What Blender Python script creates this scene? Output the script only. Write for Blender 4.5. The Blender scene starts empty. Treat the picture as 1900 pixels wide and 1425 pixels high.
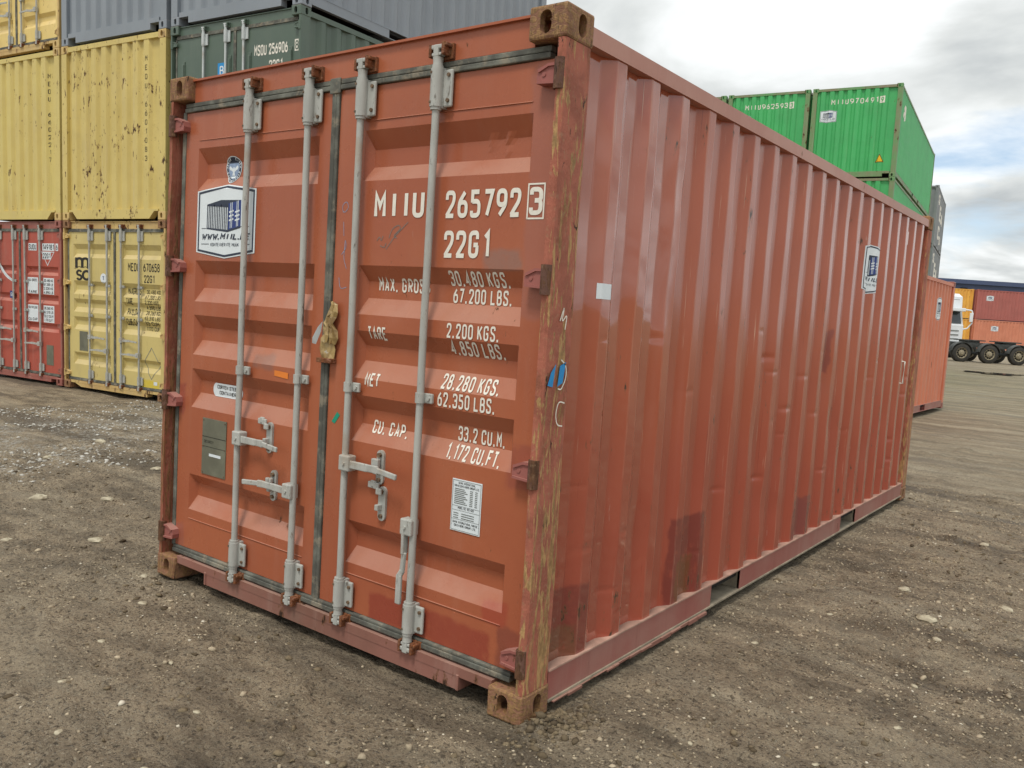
import bpy, bmesh, math, random
import numpy as np
from mathutils import Matrix, Vector, Euler

random.seed(7)
rng = np.random.default_rng(11)
R = math.radians
scene = bpy.context.scene
COL = scene.collection

# ------------------------------------------------------------------ camera
CAM = (4.14577, -2.46821, 1.53394)
YAW, PITCH, ROLL = R(36.76186), R(-5.06665), R(3.61484)
cam = bpy.data.cameras.new('camera')
cam.sensor_fit = 'HORIZONTAL'
cam.sensor_width = 36.0
cam.lens = 1578.2 / 1900 * 36
cam.clip_start = 0.05
cam.clip_end = 4000
camo = bpy.data.objects.new('camera', cam)
COL.objects.link(camo)
fwd = Vector((-math.sin(YAW) * math.cos(PITCH), math.cos(YAW) * math.cos(PITCH), math.sin(PITCH)))
rgt = Vector((math.cos(YAW), math.sin(YAW), 0))
upv = rgt.cross(fwd)
r2 = rgt * math.cos(ROLL) + upv * math.sin(ROLL)
u2 = -rgt * math.sin(ROLL) + upv * math.cos(ROLL)
camo.matrix_world = Matrix(((r2.x, u2.x, -fwd.x, CAM[0]), (r2.y, u2.y, -fwd.y, CAM[1]),
                            (r2.z, u2.z, -fwd.z, CAM[2]), (0, 0, 0, 1)))
scene.camera = camo

# ------------------------------------------------------------------ sky, sun, exposure
SUN_AZ, SUN_EL = R(168), R(64)          # compass azimuth (from +Y, clockwise) and elevation
world = bpy.data.worlds.new('World')
scene.world = world
world.use_nodes = True
wn, wl = world.node_tree.nodes, world.node_tree.links
wn.clear()


def wnode(t, **kw):
    n = wn.new(t)
    for k, v in kw.items():
        setattr(n, k, v)
    return n


def wmath(op, a, b=None, c=None, clamp=False):
    n = wnode('ShaderNodeMath', operation=op)
    n.use_clamp = clamp
    for i, s in enumerate((a, b, c)):
        if s is None:
            continue
        if isinstance(s, (int, float)):
            n.inputs[i].default_value = s
        else:
            wl.new(s, n.inputs[i])
    return n.outputs[0]


sky = wnode('ShaderNodeTexSky', sky_type='NISHITA')
sky.sun_disc = False
sky.sun_elevation = SUN_EL
sky.sun_rotation = SUN_AZ
tc = wnode('ShaderNodeTexCoord')
sep = wnode('ShaderNodeSeparateXYZ')
wl.new(tc.outputs['Generated'], sep.inputs[0])
den = wmath('ADD', wmath('MAXIMUM', sep.outputs[2], 0.0), 0.16)
cmb = wnode('ShaderNodeCombineXYZ')
wl.new(wmath('DIVIDE', sep.outputs[0], den), cmb.inputs[0])
wl.new(wmath('DIVIDE', sep.outputs[1], den), cmb.inputs[1])
cmb.inputs[2].default_value = 5.2


def wnoise(scale, detail, rough, dist=0.0):
    n = wnode('ShaderNodeTexNoise')
    n.inputs['Scale'].default_value = scale
    n.inputs['Detail'].default_value = detail
    n.inputs['Roughness'].default_value = rough
    n.inputs['Distortion'].default_value = dist
    wl.new(cmb.outputs[0], n.inputs['Vector'])
    return n.outputs['Fac']


def wramp(f, stops):
    n = wnode('ShaderNodeValToRGB')
    e = n.color_ramp.elements
    while len(e) < len(stops):
        e.new(0.5)
    for el, (p, c) in zip(e, stops):
        el.position = p
        el.color = (*c, 1)
    wl.new(f, n.inputs[0])
    return n.outputs[0]


thick = wnoise(1.5, 8, 0.5, 0.3)
cover = wnoise(0.75, 8, 0.55, 0.3)
cloud_col = wramp(thick, [(0.34, (8.2, 8.4, 8.4)), (0.45, (7.1, 7.3, 7.3)), (0.54, (5.5, 5.7, 5.65)), (0.66, (3.8, 4.05, 4.15))])
gap = wramp(cover, [(0.33, (1, 1, 1)), (0.43, (0, 0, 0))])
mx = wnode('ShaderNodeMix', data_type='RGBA')
wl.new(gap, mx.inputs[0])
wl.new(cloud_col, mx.inputs[6])
sk2 = wnode('ShaderNodeMix', data_type='RGBA')
sk2.inputs[0].default_value = 0.45
sk2.inputs[7].default_value = (5.2, 6.3, 7.4, 1)
wl.new(sky.outputs[0], sk2.inputs[6])
wl.new(sk2.outputs[2], mx.inputs[7])
bg = wnode('ShaderNodeBackground')
bg.inputs['Strength'].default_value = 0.1
wl.new(mx.outputs[2], bg.inputs['Color'])
wo = wnode('ShaderNodeOutputWorld')
wl.new(bg.outputs[0], wo.inputs['Surface'])

sun = bpy.data.lights.new('sun', 'SUN')
sun.energy = 1.5
sun.angle = R(14)
sun.color = (1.0, 0.95, 0.87)
suno = bpy.data.objects.new('sun', sun)
COL.objects.link(suno)
sd = Vector((math.sin(SUN_AZ) * math.cos(SUN_EL), math.cos(SUN_AZ) * math.cos(SUN_EL), math.sin(SUN_EL)))
suno.rotation_euler = (-sd).to_track_quat('-Z', 'Y').to_euler()
suno.location = (6, -8, 14)

scene.view_settings.view_transform = 'Standard'
scene.view_settings.look = 'None'
scene.view_settings.gamma = 1
scene.view_settings.exposure = 0.5
scene.view_settings.use_curve_mapping = False
scene.cycles.use_denoising = True
scene.cycles.max_bounces = 6
scene.cycles.diffuse_bounces = 3
scene.cycles.glossy_bounces = 3


# ------------------------------------------------------------------ materials
def srgb(r, g, b):
    f = lambda c: c / 12.92 if c <= 0.04045 else ((c + 0.055) / 1.055) ** 2.4
    return (f(r / 255), f(g / 255), f(b / 255))


class NT:
    def __init__(s, name):
        s.m = bpy.data.materials.new(name)
        s.m.use_nodes = True
        s.n, s.l = s.m.node_tree.nodes, s.m.node_tree.links
        s.n.clear()
        s.out = s.n.new('ShaderNodeOutputMaterial')
        s.b = s.n.new('ShaderNodeBsdfPrincipled')
        s.l.new(s.b.outputs[0], s.out.inputs[0])
        s.tc = s.n.new('ShaderNodeTexCoord')
        s.co = s.tc.outputs['Object']

    def put(s, sock, v):
        if isinstance(v, (int, float)):
            sock.default_value = v
        elif isinstance(v, tuple):
            sock.default_value = (*v, 1) if len(v) == 3 and len(sock.default_value) == 4 else v
        else:
            s.l.new(v, sock)

    def vmap(s, sc=(1, 1, 1), loc=(0, 0, 0), co=None, rot=(0, 0, 0)):
        n = s.n.new('ShaderNodeMapping')
        n.inputs['Scale'].default_value = sc
        n.inputs['Location'].default_value = loc
        n.inputs['Rotation'].default_value = rot
        s.l.new(co or s.co, n.inputs[0])
        return n.outputs[0]

    def noise(s, scale, detail=4, rough=0.55, co=None, dist=0.0):
        n = s.n.new('ShaderNodeTexNoise')
        n.inputs['Scale'].default_value = scale
        n.inputs['Detail'].default_value = detail
        n.inputs['Roughness'].default_value = rough
        n.inputs['Distortion'].default_value = dist
        s.l.new(co or s.co, n.inputs['Vector'])
        return n.outputs['Fac']

    def voro(s, scale, co=None, feature='F1', out='Distance'):
        n = s.n.new('ShaderNodeTexVoronoi')
        n.feature = feature
        n.inputs['Scale'].default_value = scale
        s.l.new(co or s.co, n.inputs['Vector'])
        return n.outputs[out]

    def math(s, op, a, b=None, c=None, clamp=False):
        n = s.n.new('ShaderNodeMath')
        n.operation = op
        n.use_clamp = clamp
        for i, v in enumerate((a, b, c)):
            if v is not None:
                s.put(n.inputs[i], v)
        return n.outputs[0]

    def step(s, v, a, b):
        n = s.n.new('ShaderNodeMapRange')
        n.interpolation_type = 'SMOOTHSTEP'
        s.put(n.inputs['Value'], v)
        n.inputs['From Min'].default_value = a
        n.inputs['From Max'].default_value = b
        return n.outputs[0]

    def mix(s, f, a, b, mode='MIX'):
        n = s.n.new('ShaderNodeMix')
        n.data_type = 'RGBA'
        n.blend_type = mode
        s.put(n.inputs[0], f)
        s.put(n.inputs[6], a)
        s.put(n.inputs[7], b)
        return n.outputs[2]

    def sepxyz(s, co=None):
        n = s.n.new('ShaderNodeSeparateXYZ')
        s.l.new(co or s.co, n.inputs[0])
        return n.outputs

    def bump(s, h, strength=0.3, dist=0.01):
        n = s.n.new('ShaderNodeBump')
        n.inputs['Strength'].default_value = strength
        n.inputs['Distance'].default_value = dist
        s.l.new(h, n.inputs['Height'])
        s.l.new(n.outputs[0], s.b.inputs['Normal'])

    def box(s, lims, wob=0.02, soft=0.006):
        """mask of an axis-aligned patch with wobbly edges; lims = {axis: (lo, hi)}"""
        x = s.sepxyz()
        w = s.math('MULTIPLY', s.math('SUBTRACT', s.noise(9, 3), 0.5), wob * 2)
        m = None
        for ax, (lo, hi) in lims.items():
            v = s.math('ADD', x[ax], w)
            a = s.math('MULTIPLY', s.step(v, lo - soft, lo + soft), s.math('SUBTRACT', 1.0, s.step(v, hi - soft, hi + soft)))
            m = a if m is None else s.math('MULTIPLY', m, a)
        return m

    def fin(s, color, rough=0.5, metal=0.0, spec=0.5, coat=None):
        s.put(s.b.inputs['Base Color'], color)
        s.put(s.b.inputs['Roughness'], rough)
        s.put(s.b.inputs['Metallic'], metal)
        s.b.inputs['Specular IOR Level'].default_value = spec
        return s.m


RUST_D, RUST_M, RUST_O = (0.045, 0.022, 0.013), (0.16, 0.07, 0.03), (0.30, 0.165, 0.07)


def paint(name, base, base2=None, rust=0.10, streak=0.25, rough=0.42, spots=22, patches=(), offs=0.0, dirt=0.2, scuff=0.15, dirt_col=(0.30, 0.25, 0.20), dust_sheen=0.25, wear=0.0):
    t = NT(name)
    base = tuple(min(0.86, x * 1.12 + 0.018) for x in base)
    base2 = tuple(min(0.86, x * 1.12 + 0.018) for x in base2) if base2 else None
    base2 = base2 or tuple(c * 0.8 for c in base)
    c0 = t.vmap(loc=(offs, offs * 0.7, offs * 0.3))
    cs = t.vmap(sc=(9, 9, 0.55), loc=(offs, 0, 0))
    col = t.mix(t.step(t.noise(1.3, 5, 0.6, c0), 0.35, 0.68), base, base2)
    st = t.step(t.noise(1.0, 5, 0.65, cs), 0.52, 0.80)
    col = t.mix(t.math('MULTIPLY', st, streak), col, tuple(0.55 * c + 0.45 * d for c, d in zip(base, (0.62, 0.52, 0.45))))
    sd_ = t.step(t.noise(1.0, 4, 0.6, t.vmap(sc=(14, 14, 0.9), loc=(offs + 5, 0, 2))), 0.57, 0.8)
    col = t.mix(t.math('MULTIPLY', sd_, streak * 0.9), col, tuple(c * 0.55 for c in base))
    col = t.mix(t.math('MULTIPLY', t.step(t.noise(0.9, 6, 0.7, t.vmap(sc=(2, 2, 1.4), loc=(offs, 3, 0))), 0.5, 0.75), dirt), col, dirt_col)
    rr = rough
    if rough == 'side':   # freshly lacquered near the doors, chalky further on
        xs_ = t.sepxyz()
        rr = t.math('ADD', 0.04, t.math('MULTIPLY', t.step(t.math('ADD', xs_[1], t.math('MULTIPLY', t.noise(2.2, 4), 0.3)), 1.08, 1.22), 0.20))
    if rough == 'side':
        col = t.mix(t.math('MULTIPLY', t.math('SUBTRACT', 1.0, t.step(t.math('ADD', xs_[2], t.math('MULTIPLY', t.noise(1.1, 4), 0.9)), 0.9, 2.1)), 0.65), col, srgb(160, 76, 62))
    for lims, pc, op in patches:
        m = t.math('MULTIPLY', t.math('MULTIPLY', t.box(lims, 0.035, 0.012), t.step(t.noise(14, 6, 0.7), 0.18, 0.5)), op * 0.85)
        col = t.mix(m, col, pc)
    # scuffs and chips
    if scuff:
        sc_ = t.step(t.noise(1, 6, 0.7, t.vmap(sc=(34, 34, 7), loc=(offs + 9, 1, 4))), 0.69, 0.74)
        col = t.mix(t.math('MULTIPLY', sc_, scuff), col, (0.55, 0.46, 0.38))
    geo = t.n.new('ShaderNodeNewGeometry')
    if wear:      # rubbed fold edges
        wm = t.math('MULTIPLY', t.step(geo.outputs['Pointiness'], 0.508, 0.53), t.step(t.noise(1, 5, 0.7, t.vmap(sc=(20, 20, 2.2), loc=(offs, 6, 1))), 0.42, 0.6))
        col = t.mix(t.math('MULTIPLY', wm, wear), col, srgb(206, 160, 138))
    if dust_sheen:      # dusty pale tone, also painting the sky's sheen onto faces that look up
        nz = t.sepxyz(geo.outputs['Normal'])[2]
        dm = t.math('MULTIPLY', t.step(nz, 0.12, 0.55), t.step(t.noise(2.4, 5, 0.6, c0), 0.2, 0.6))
        col = t.mix(t.math('MULTIPLY', dm, dust_sheen), col, srgb(206, 182, 166))
    if rough == 'side':
        vs = t.step(t.noise(1, 4, 0.6, t.vmap(sc=(150, 150, 1.6), loc=(3, 1, 7))), 0.66, 0.70)
        vs = t.math('MULTIPLY', vs, t.step(t.noise(1.4, 3, 0.5, t.vmap(loc=(1, 8, 3))), 0.42, 0.6))
        col = t.mix(t.math('MULTIPLY', vs, 0.6), col, srgb(214, 186, 160))
        ds = t.step(t.noise(1, 4, 0.6, t.vmap(sc=(110, 110, 0.9), loc=(9, 1, 2))), 0.68, 0.70)
        col = t.mix(t.math('MULTIPLY', ds, 0.55), col, srgb(110, 42, 34))
    # rust: blotches that gather in some places, with a dark core
    big = t.noise(2.3, 4, 0.6, t.vmap(loc=(offs + 3, 2, 1)))
    fine = t.noise(spots, 6, 0.66, t.vmap(sc=(1, 1, 0.40), loc=(offs, offs * .7, offs * .3)))
    rv = t.math('ADD', t.math('MULTIPLY', big, 0.46), t.math('MULTIPLY', fine, 0.86))
    if rough == 'side':
        rv = t.math('ADD', rv, t.math('MULTIPLY', t.math('SUBTRACT', 1.0, t.step(xs_[2], 0.17, 0.55)), 0.055))
    th = 0.885 - rust * 0.8
    halo = t.step(rv, th - 0.03, th + 0.02)
    core = t.step(rv, th + 0.012, th + 0.05)
    col = t.mix(t.math('MULTIPLY', halo, 0.75), col, RUST_M)
    col = t.mix(core, col, RUST_D)
    h = t.math('SUBTRACT', t.math('MULTIPLY', t.noise(60, 4, 0.6), 0.25), t.math('MULTIPLY', halo, 0.7))
    h = t.math('ADD', h, t.math('MULTIPLY', t.noise(2.6, 3, 0.5, c0), 2.5))
    t.bump(h, 0.07 if rough == 'side' else 0.25, 0.006)
    if rough == 'side':
        t.put(t.b.inputs['Coat Weight'], t.math('SUBTRACT', 1.0, t.math('MULTIPLY', t.step(t.math('ADD', xs_[1], t.math('MULTIPLY', t.noise(2.2, 4), 0.3)), 1.08, 1.22), 0.35)))
        t.put(t.b.inputs['Coat Roughness'], t.math('ADD', 0.03, t.math('MULTIPLY', t.step(t.math('ADD', xs_[1], t.math('MULTIPLY', t.noise(2.2, 4), 0.3)), 1.08, 1.22), 0.17)))
        t.put(t.b.inputs['Coat IOR'], t.math('SUBTRACT', 1.50, t.math('MULTIPLY', t.step(t.math('ADD', xs_[1], t.math('MULTIPLY', t.noise(2.2, 4), 0.3)), 1.08, 1.22), 0.14)))
    rgh = t.math('ADD', t.math('ADD', rr, t.math('MULTIPLY', halo, 0.35)), t.math('MULTIPLY', t.math('SUBTRACT', t.noise(3.1, 5, 0.6, c0), 0.5), 0.12), clamp=True)
    if name.startswith('main'):
        t.b.inputs['IOR'].default_value = 1.36
    return t.fin(col, rgh, 0.0, 0.5)


MAIN = srgb(160, 87, 54)
MAIN2 = srgb(152, 79, 49)
PINK = srgb(158, 76, 64)
MAR = srgb(112, 55, 52)
REDP = srgb(158, 62, 52)
GREYP = srgb(140, 112, 102)
M = {}
M['main_door'] = paint('main_door_paint', MAIN, MAIN2, rust=0.02, streak=0.12, rough=0.28, spots=30, dirt=0.10, scuff=0.12, dust_sheen=0.26, patches=(
    ({0: (1.575, 2.235), 2: (0.17, 0.287)}, srgb(140, 58, 50), 0.75),
    ({0: (2.19, 2.30), 2: (0.33, 0.42)}, REDP, 0.6),
    ({0: (2.27, 2.38), 2: (0.17, 0.33)}, srgb(120, 66, 58), 0.7),
    ({0: (2.10, 2.27), 2: (1.67, 1.75)}, GREYP, 0.75),
    ({0: (2.28, 2.40), 2: (1.50, 2.40)}, srgb(158, 104, 92), 0.55),
    ({0: (2.27, 2.40), 2: (0.86, 1.03)}, srgb(140, 74, 66), 0.6),
    ({0: (0.05, 0.13), 2: (2.25, 2.42)}, srgb(150, 100, 86), 0.55),
    ({0: (0.05, 0.14), 2: (0.88, 1.03)}, srgb(140, 66, 60), 0.7),
    ({0: (0.05, 0.16), 2: (0.17, 0.30)}, srgb(150, 92, 82), 0.6),
    ({0: (0.70, 0.86), 2: (1.175, 1.24)}, srgb(120, 100, 95), 0.55),
))
M['main_side'] = paint('main_side_paint', srgb(161, 80, 47), srgb(157, 78, 50), rust=0.065, streak=0.14, rough='side', spots=32, dirt=0.05, scuff=0.3, wear=0.75, dust_sheen=0.3, patches=(
    ({1: (1.17, 1.54), 2: (0.1, 0.58)}, srgb(112, 52, 48), 0.85),
    ({1: (1.24, 1.45), 2: (0.1, 0.36)}, srgb(112, 78, 46), 0.75),
    ({1: (0.15, 0.46), 2: (0.1, 0.46)}, srgb(112, 52, 48), 0.8),
    ({1: (0.20, 0.37), 2: (0.1, 0.30)}, srgb(116, 82, 58), 0.7),
    ({1: (2.90, 3.22), 2: (0.1, 0.43)}, srgb(112, 66, 66), 0.75),
    ({1: (3.30, 3.42), 2: (1.24, 1.52)}, srgb(118, 58, 58), 0.7),
    ({1: (4.9, 4.97), 2: (0.52, 0.62)}, srgb(196, 70, 62), 0.8),
))
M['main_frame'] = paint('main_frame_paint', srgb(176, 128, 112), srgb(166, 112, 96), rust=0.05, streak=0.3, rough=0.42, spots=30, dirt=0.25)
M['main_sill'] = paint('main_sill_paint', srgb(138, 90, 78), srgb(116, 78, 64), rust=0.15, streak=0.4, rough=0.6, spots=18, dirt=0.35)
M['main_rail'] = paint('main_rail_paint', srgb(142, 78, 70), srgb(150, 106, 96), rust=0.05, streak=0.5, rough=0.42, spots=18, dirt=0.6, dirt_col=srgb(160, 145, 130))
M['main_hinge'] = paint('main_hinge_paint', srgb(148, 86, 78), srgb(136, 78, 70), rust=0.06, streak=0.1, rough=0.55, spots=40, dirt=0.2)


def simple(name, col, rough=0.6, var=0.15, sc=12, metal=0, bump=0.1, spec=0.4):
    t = NT(name)
    f = t.noise(sc, 5, 0.6)
    c = t.mix(t.step(f, 0.35, 0.7), tuple(x * (1 - var) for x in col), tuple(min(1, x * (1 + var)) for x in col))
    if bump:
        t.bump(t.noise(sc * 5, 4, 0.6), bump, 0.003)
    return t.fin(c, rough, metal, spec)


def rusty(name, paint_c, ochre, amount=0.5, zsc=1.2):
    t = NT(name)
    cs = t.vmap(sc=(34, 34, zsc * 4.5))
    f = t.noise(1.0, 9, 0.66, cs, 1.1)
    g = t.noise(5.0, 6, 0.65, t.vmap(sc=(2.2, 2.2, 0.8), loc=(4, 1, 2)))
    f2 = t.math('ADD', f, t.math('MULTIPLY', t.math('SUBTRACT', 1.1, t.sepxyz()[2]), 0.045 if zsc < 4 else 0.0))
    col = t.mix(t.step(f2, 0.525 - amount * 0.14, 0.545 - amount * 0.14), t.mix(t.step(t.noise(7, 5, .6), .4, .65), paint_c, tuple(c * .72 for c in paint_c)), t.mix(t.step(t.noise(1.0, 6, 0.7, t.vmap(sc=(70, 70, 18), loc=(2, 2, 2))), .42, .60), ochre, tuple(c * .58 for c in ochre)))
    col = t.mix(t.math('MULTIPLY', t.step(g, 0.56, 0.62), 0.4 if zsc < 4 else 0.55), col, RUST_M)
    col = t.mix(t.step(t.noise(1.0, 6, 0.7, t.vmap(sc=(32, 32, 6.0), loc=(7, 0, 0)), 0.8), 0.635, 0.655), col, RUST_D)
    col = t.mix(t.math('MULTIPLY', t.step(t.noise(40, 4, 0.6), 0.55, 0.7), 0.35), col, (0.36, 0.245, 0.14))
    h = t.math('ADD', t.math('MULTIPLY', f, 1.2), t.math('MULTIPLY', t.noise(45, 5, 0.7), 0.6))
    t.bump(h, 0.7, 0.008)
    return t.fin(col, t.math('ADD', 0.62, t.math('MULTIPLY', g, 0.3)), 0, 0.35)


M['dusty'] = simple('dusty_steel', srgb(148, 138, 120), 0.85, 0.25, 9)
M['dusty_pink'] = simple('dusty_pink_steel', srgb(176, 142, 126), 0.75, 0.25, 7)
M['post'] = rusty('rusty_post', srgb(174, 104, 84), srgb(184, 146, 98), 0.02, 1.0)
M['post_l'] = rusty('rusty_post_thin', srgb(160, 96, 76), srgb(146, 104, 70), 0.1, 1.0)
M['casting'] = rusty('rusty_casting', srgb(150, 108, 84), srgb(158, 122, 82), 0.35, 14)
M['hinge_pin'] = rusty('rusty_pin', srgb(110, 78, 66), srgb(104, 72, 50), 0.4, 3)
M['rust_keeper'] = rusty('rusty_keeper', srgb(140, 96, 74), srgb(132, 80, 48), 0.6, 12)


def galv(name, col, rust=0.5):
    t = NT(name)
    c = t.mix(t.step(t.noise(7, 6, 0.65, t.vmap(sc=(3, 3, 0.7))), 0.35, 0.7), tuple(x * 0.82 for x in col), col)
    c = t.mix(t.math('MULTIPLY', t.step(t.noise(30, 6, 0.7, t.vmap(sc=(1, 1, 0.5))), 0.60, 0.70), rust), c, (0.22, 0.18, 0.14))
    c = t.mix(t.math('MULTIPLY', t.step(t.noise(4, 5, 0.6), 0.56, 0.70), 0.45), c, (0.34, 0.24, 0.15))
    c = t.mix(t.math('MULTIPLY', t.step(t.noise(16, 6, 0.7, t.vmap(sc=(2, 2, 0.5), loc=(3, 3, 3))), 0.60, 0.66), rust), c, (0.12, 0.10, 0.08))
    t.bump(t.noise(90, 4, 0.6), 0.15, 0.002)
    return t.fin(c, 0.52, 0.0, 0.5)


M['galv'] = galv('galvanised_steel', srgb(182, 183, 177), 0.8)
M['galv_new'] = galv('new_galvanised_steel', srgb(205, 212, 212), 0.15)
M['bolt'] = simple('bolt_rust', srgb(112, 92, 72), 0.6, 0.3, 60)
M['rubber'] = None
t = NT('gasket_rubber')
c = t.mix(t.step(t.noise(5, 6, 0.65, t.vmap(sc=(1.4, 4, 1.4))), 0.4, 0.72), srgb(84, 84, 78), srgb(128, 130, 120))
c = t.mix(t.math('MULTIPLY', t.step(t.noise(9, 5, 0.7), 0.52, 0.66), 0.7), c, srgb(150, 140, 122))
t.bump(t.noise(30, 4, 0.6), 0.3, 0.004)
M['rubber'] = t.fin(c, 0.75, 0, 0.3)
M['black'] = simple('dark_interior', (0.012, 0.011, 0.010), 0.9, 0.2, 10, bump=0)
M['white'] = simple('white_lettering', srgb(232, 228, 216), 0.5, 0.05, 20, bump=0)
M['sticker_white'] = simple('sticker_white', srgb(222, 230, 234), 0.35, 0.03, 6, bump=0)
M['navy'] = simple('navy_print', srgb(36, 46, 66), 0.4, 0.1, 6, bump=0)
M['blue'] = simple('blue_print', srgb(34, 58, 124), 0.4, 0.08, 6, bump=0)
M['paleblue'] = simple('pale_blue_print', srgb(138, 158, 188), 0.4, 0.15, 40, bump=0)
M['blackprint'] = simple('black_print', srgb(38, 36, 32), 0.6, 0.2, 14, bump=0)
M['fadedprint'] = simple('faded_print', srgb(104, 92, 56), 0.6, 0.3, 14, bump=0)
M['greyprint'] = simple('grey_print', srgb(120, 124, 120), 0.6, 0.1, 14, bump=0)
M['plate'] = simple('data_plate', srgb(112, 112, 96), 0.45, 0.2, 5)
M['card'] = None
M['orange_tape'] = simple('orange_tape', srgb(226, 128, 48), 0.5, 0.05, 6, bump=0)
M['green_tape'] = simple('green_tape', srgb(28, 150, 120), 0.5, 0.05, 6, bump=0)
M['blue_tape'] = simple('blue_tape', srgb(30, 140, 205), 0.4, 0.05, 6, bump=0)
M['yellow_sign'] = simple('yellow_sign', srgb(232, 186, 40), 0.5, 0.05, 6, bump=0)
t = NT('torn_foil_wrap')
c = t.mix(t.step(t.noise(14, 5, 0.6), 0.42, 0.6), srgb(176, 150, 98), srgb(128, 102, 60))
c = t.mix(t.step(t.noise(14, 4, 0.6, t.vmap(loc=(3, 3, 3))), 0.63, 0.68), c, srgb(200, 196, 186))
M['card'] = t.fin(c, 0.38, 0.0, 0.6)
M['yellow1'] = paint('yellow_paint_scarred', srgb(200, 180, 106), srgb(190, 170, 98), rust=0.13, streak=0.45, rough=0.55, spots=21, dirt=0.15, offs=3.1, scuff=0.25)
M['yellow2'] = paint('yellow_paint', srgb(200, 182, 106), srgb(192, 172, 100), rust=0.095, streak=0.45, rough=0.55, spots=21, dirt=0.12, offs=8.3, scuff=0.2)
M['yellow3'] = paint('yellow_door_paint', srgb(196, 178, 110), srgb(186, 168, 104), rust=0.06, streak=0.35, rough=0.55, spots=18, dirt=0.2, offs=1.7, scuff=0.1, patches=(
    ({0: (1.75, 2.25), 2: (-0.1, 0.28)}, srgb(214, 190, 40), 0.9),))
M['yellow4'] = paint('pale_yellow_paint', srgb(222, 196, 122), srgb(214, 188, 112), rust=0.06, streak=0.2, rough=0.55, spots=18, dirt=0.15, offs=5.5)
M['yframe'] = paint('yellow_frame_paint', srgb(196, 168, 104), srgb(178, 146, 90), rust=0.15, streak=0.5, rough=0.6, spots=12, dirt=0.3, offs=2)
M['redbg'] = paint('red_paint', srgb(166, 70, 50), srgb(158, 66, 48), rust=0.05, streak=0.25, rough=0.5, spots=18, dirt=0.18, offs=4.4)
M['redframe'] = paint('red_frame_paint', srgb(150, 82, 70), srgb(136, 76, 64), rust=0.10, streak=0.4, rough=0.55, spots=14, dirt=0.3, offs=4.9)
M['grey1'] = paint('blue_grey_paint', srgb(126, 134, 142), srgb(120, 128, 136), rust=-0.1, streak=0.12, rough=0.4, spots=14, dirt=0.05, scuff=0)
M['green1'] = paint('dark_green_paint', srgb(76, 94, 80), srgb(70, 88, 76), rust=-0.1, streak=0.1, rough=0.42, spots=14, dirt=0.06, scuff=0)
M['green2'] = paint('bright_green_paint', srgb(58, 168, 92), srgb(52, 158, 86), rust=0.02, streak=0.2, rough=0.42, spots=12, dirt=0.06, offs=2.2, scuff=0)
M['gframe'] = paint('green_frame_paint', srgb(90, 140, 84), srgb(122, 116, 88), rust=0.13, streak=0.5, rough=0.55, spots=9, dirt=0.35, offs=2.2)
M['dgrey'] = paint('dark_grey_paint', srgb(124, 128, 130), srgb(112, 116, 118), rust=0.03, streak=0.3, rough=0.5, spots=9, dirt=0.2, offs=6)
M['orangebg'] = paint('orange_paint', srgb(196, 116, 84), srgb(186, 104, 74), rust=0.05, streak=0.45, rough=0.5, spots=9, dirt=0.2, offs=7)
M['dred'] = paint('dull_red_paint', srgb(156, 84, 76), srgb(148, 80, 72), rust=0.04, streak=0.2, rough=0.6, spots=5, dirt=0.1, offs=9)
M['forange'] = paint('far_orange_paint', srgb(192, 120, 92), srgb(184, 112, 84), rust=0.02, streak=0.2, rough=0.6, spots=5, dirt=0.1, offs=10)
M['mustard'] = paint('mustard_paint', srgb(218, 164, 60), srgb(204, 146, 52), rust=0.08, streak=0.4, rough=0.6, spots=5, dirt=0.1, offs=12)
M['navyb'] = simple('navy_cladding', srgb(70, 82, 112), 0.5, 0.08, 0.3, bump=0)
M['truck_white'] = simple('truck_white_paint', srgb(226, 230, 234), 0.3, 0.05, 2, bump=0)
M['truck_red'] = simple('truck_red_paint', srgb(196, 66, 44), 0.35, 0.08, 2, bump=0)
M['glass'] = simple('dark_glass', srgb(46, 56, 62), 0.1, 0.3, 1.5, bump=0, spec=0.7)
M['tyre'] = simple('tyre_rubber', srgb(62, 60, 56), 0.85, 0.2, 6)
M['rim'] = simple('dusty_rim', srgb(150, 140, 118), 0.6, 0.2, 10)
M['chassis'] = simple('chassis_steel', srgb(74, 76, 74), 0.6, 0.3, 4)
M['concrete'] = simple('concrete', srgb(150, 148, 140), 0.85, 0.15, 4)


# ------------------------------------------------------------------ mesh helpers
def mesh_obj(name, verts, faces, mat, parent=None, smooth=False):
    me = bpy.data.meshes.new(name)
    me.from_pydata([tuple(v) for v in verts], [], faces)
    me.update()
    if mat is not None:
        me.materials.append(mat)
    if smooth:
        me.polygons.foreach_set('use_smooth', [True] * len(me.polygons))
    o = bpy.data.objects.new(name, me)
    COL.objects.link(o)
    o.parent = parent
    return o


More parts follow.
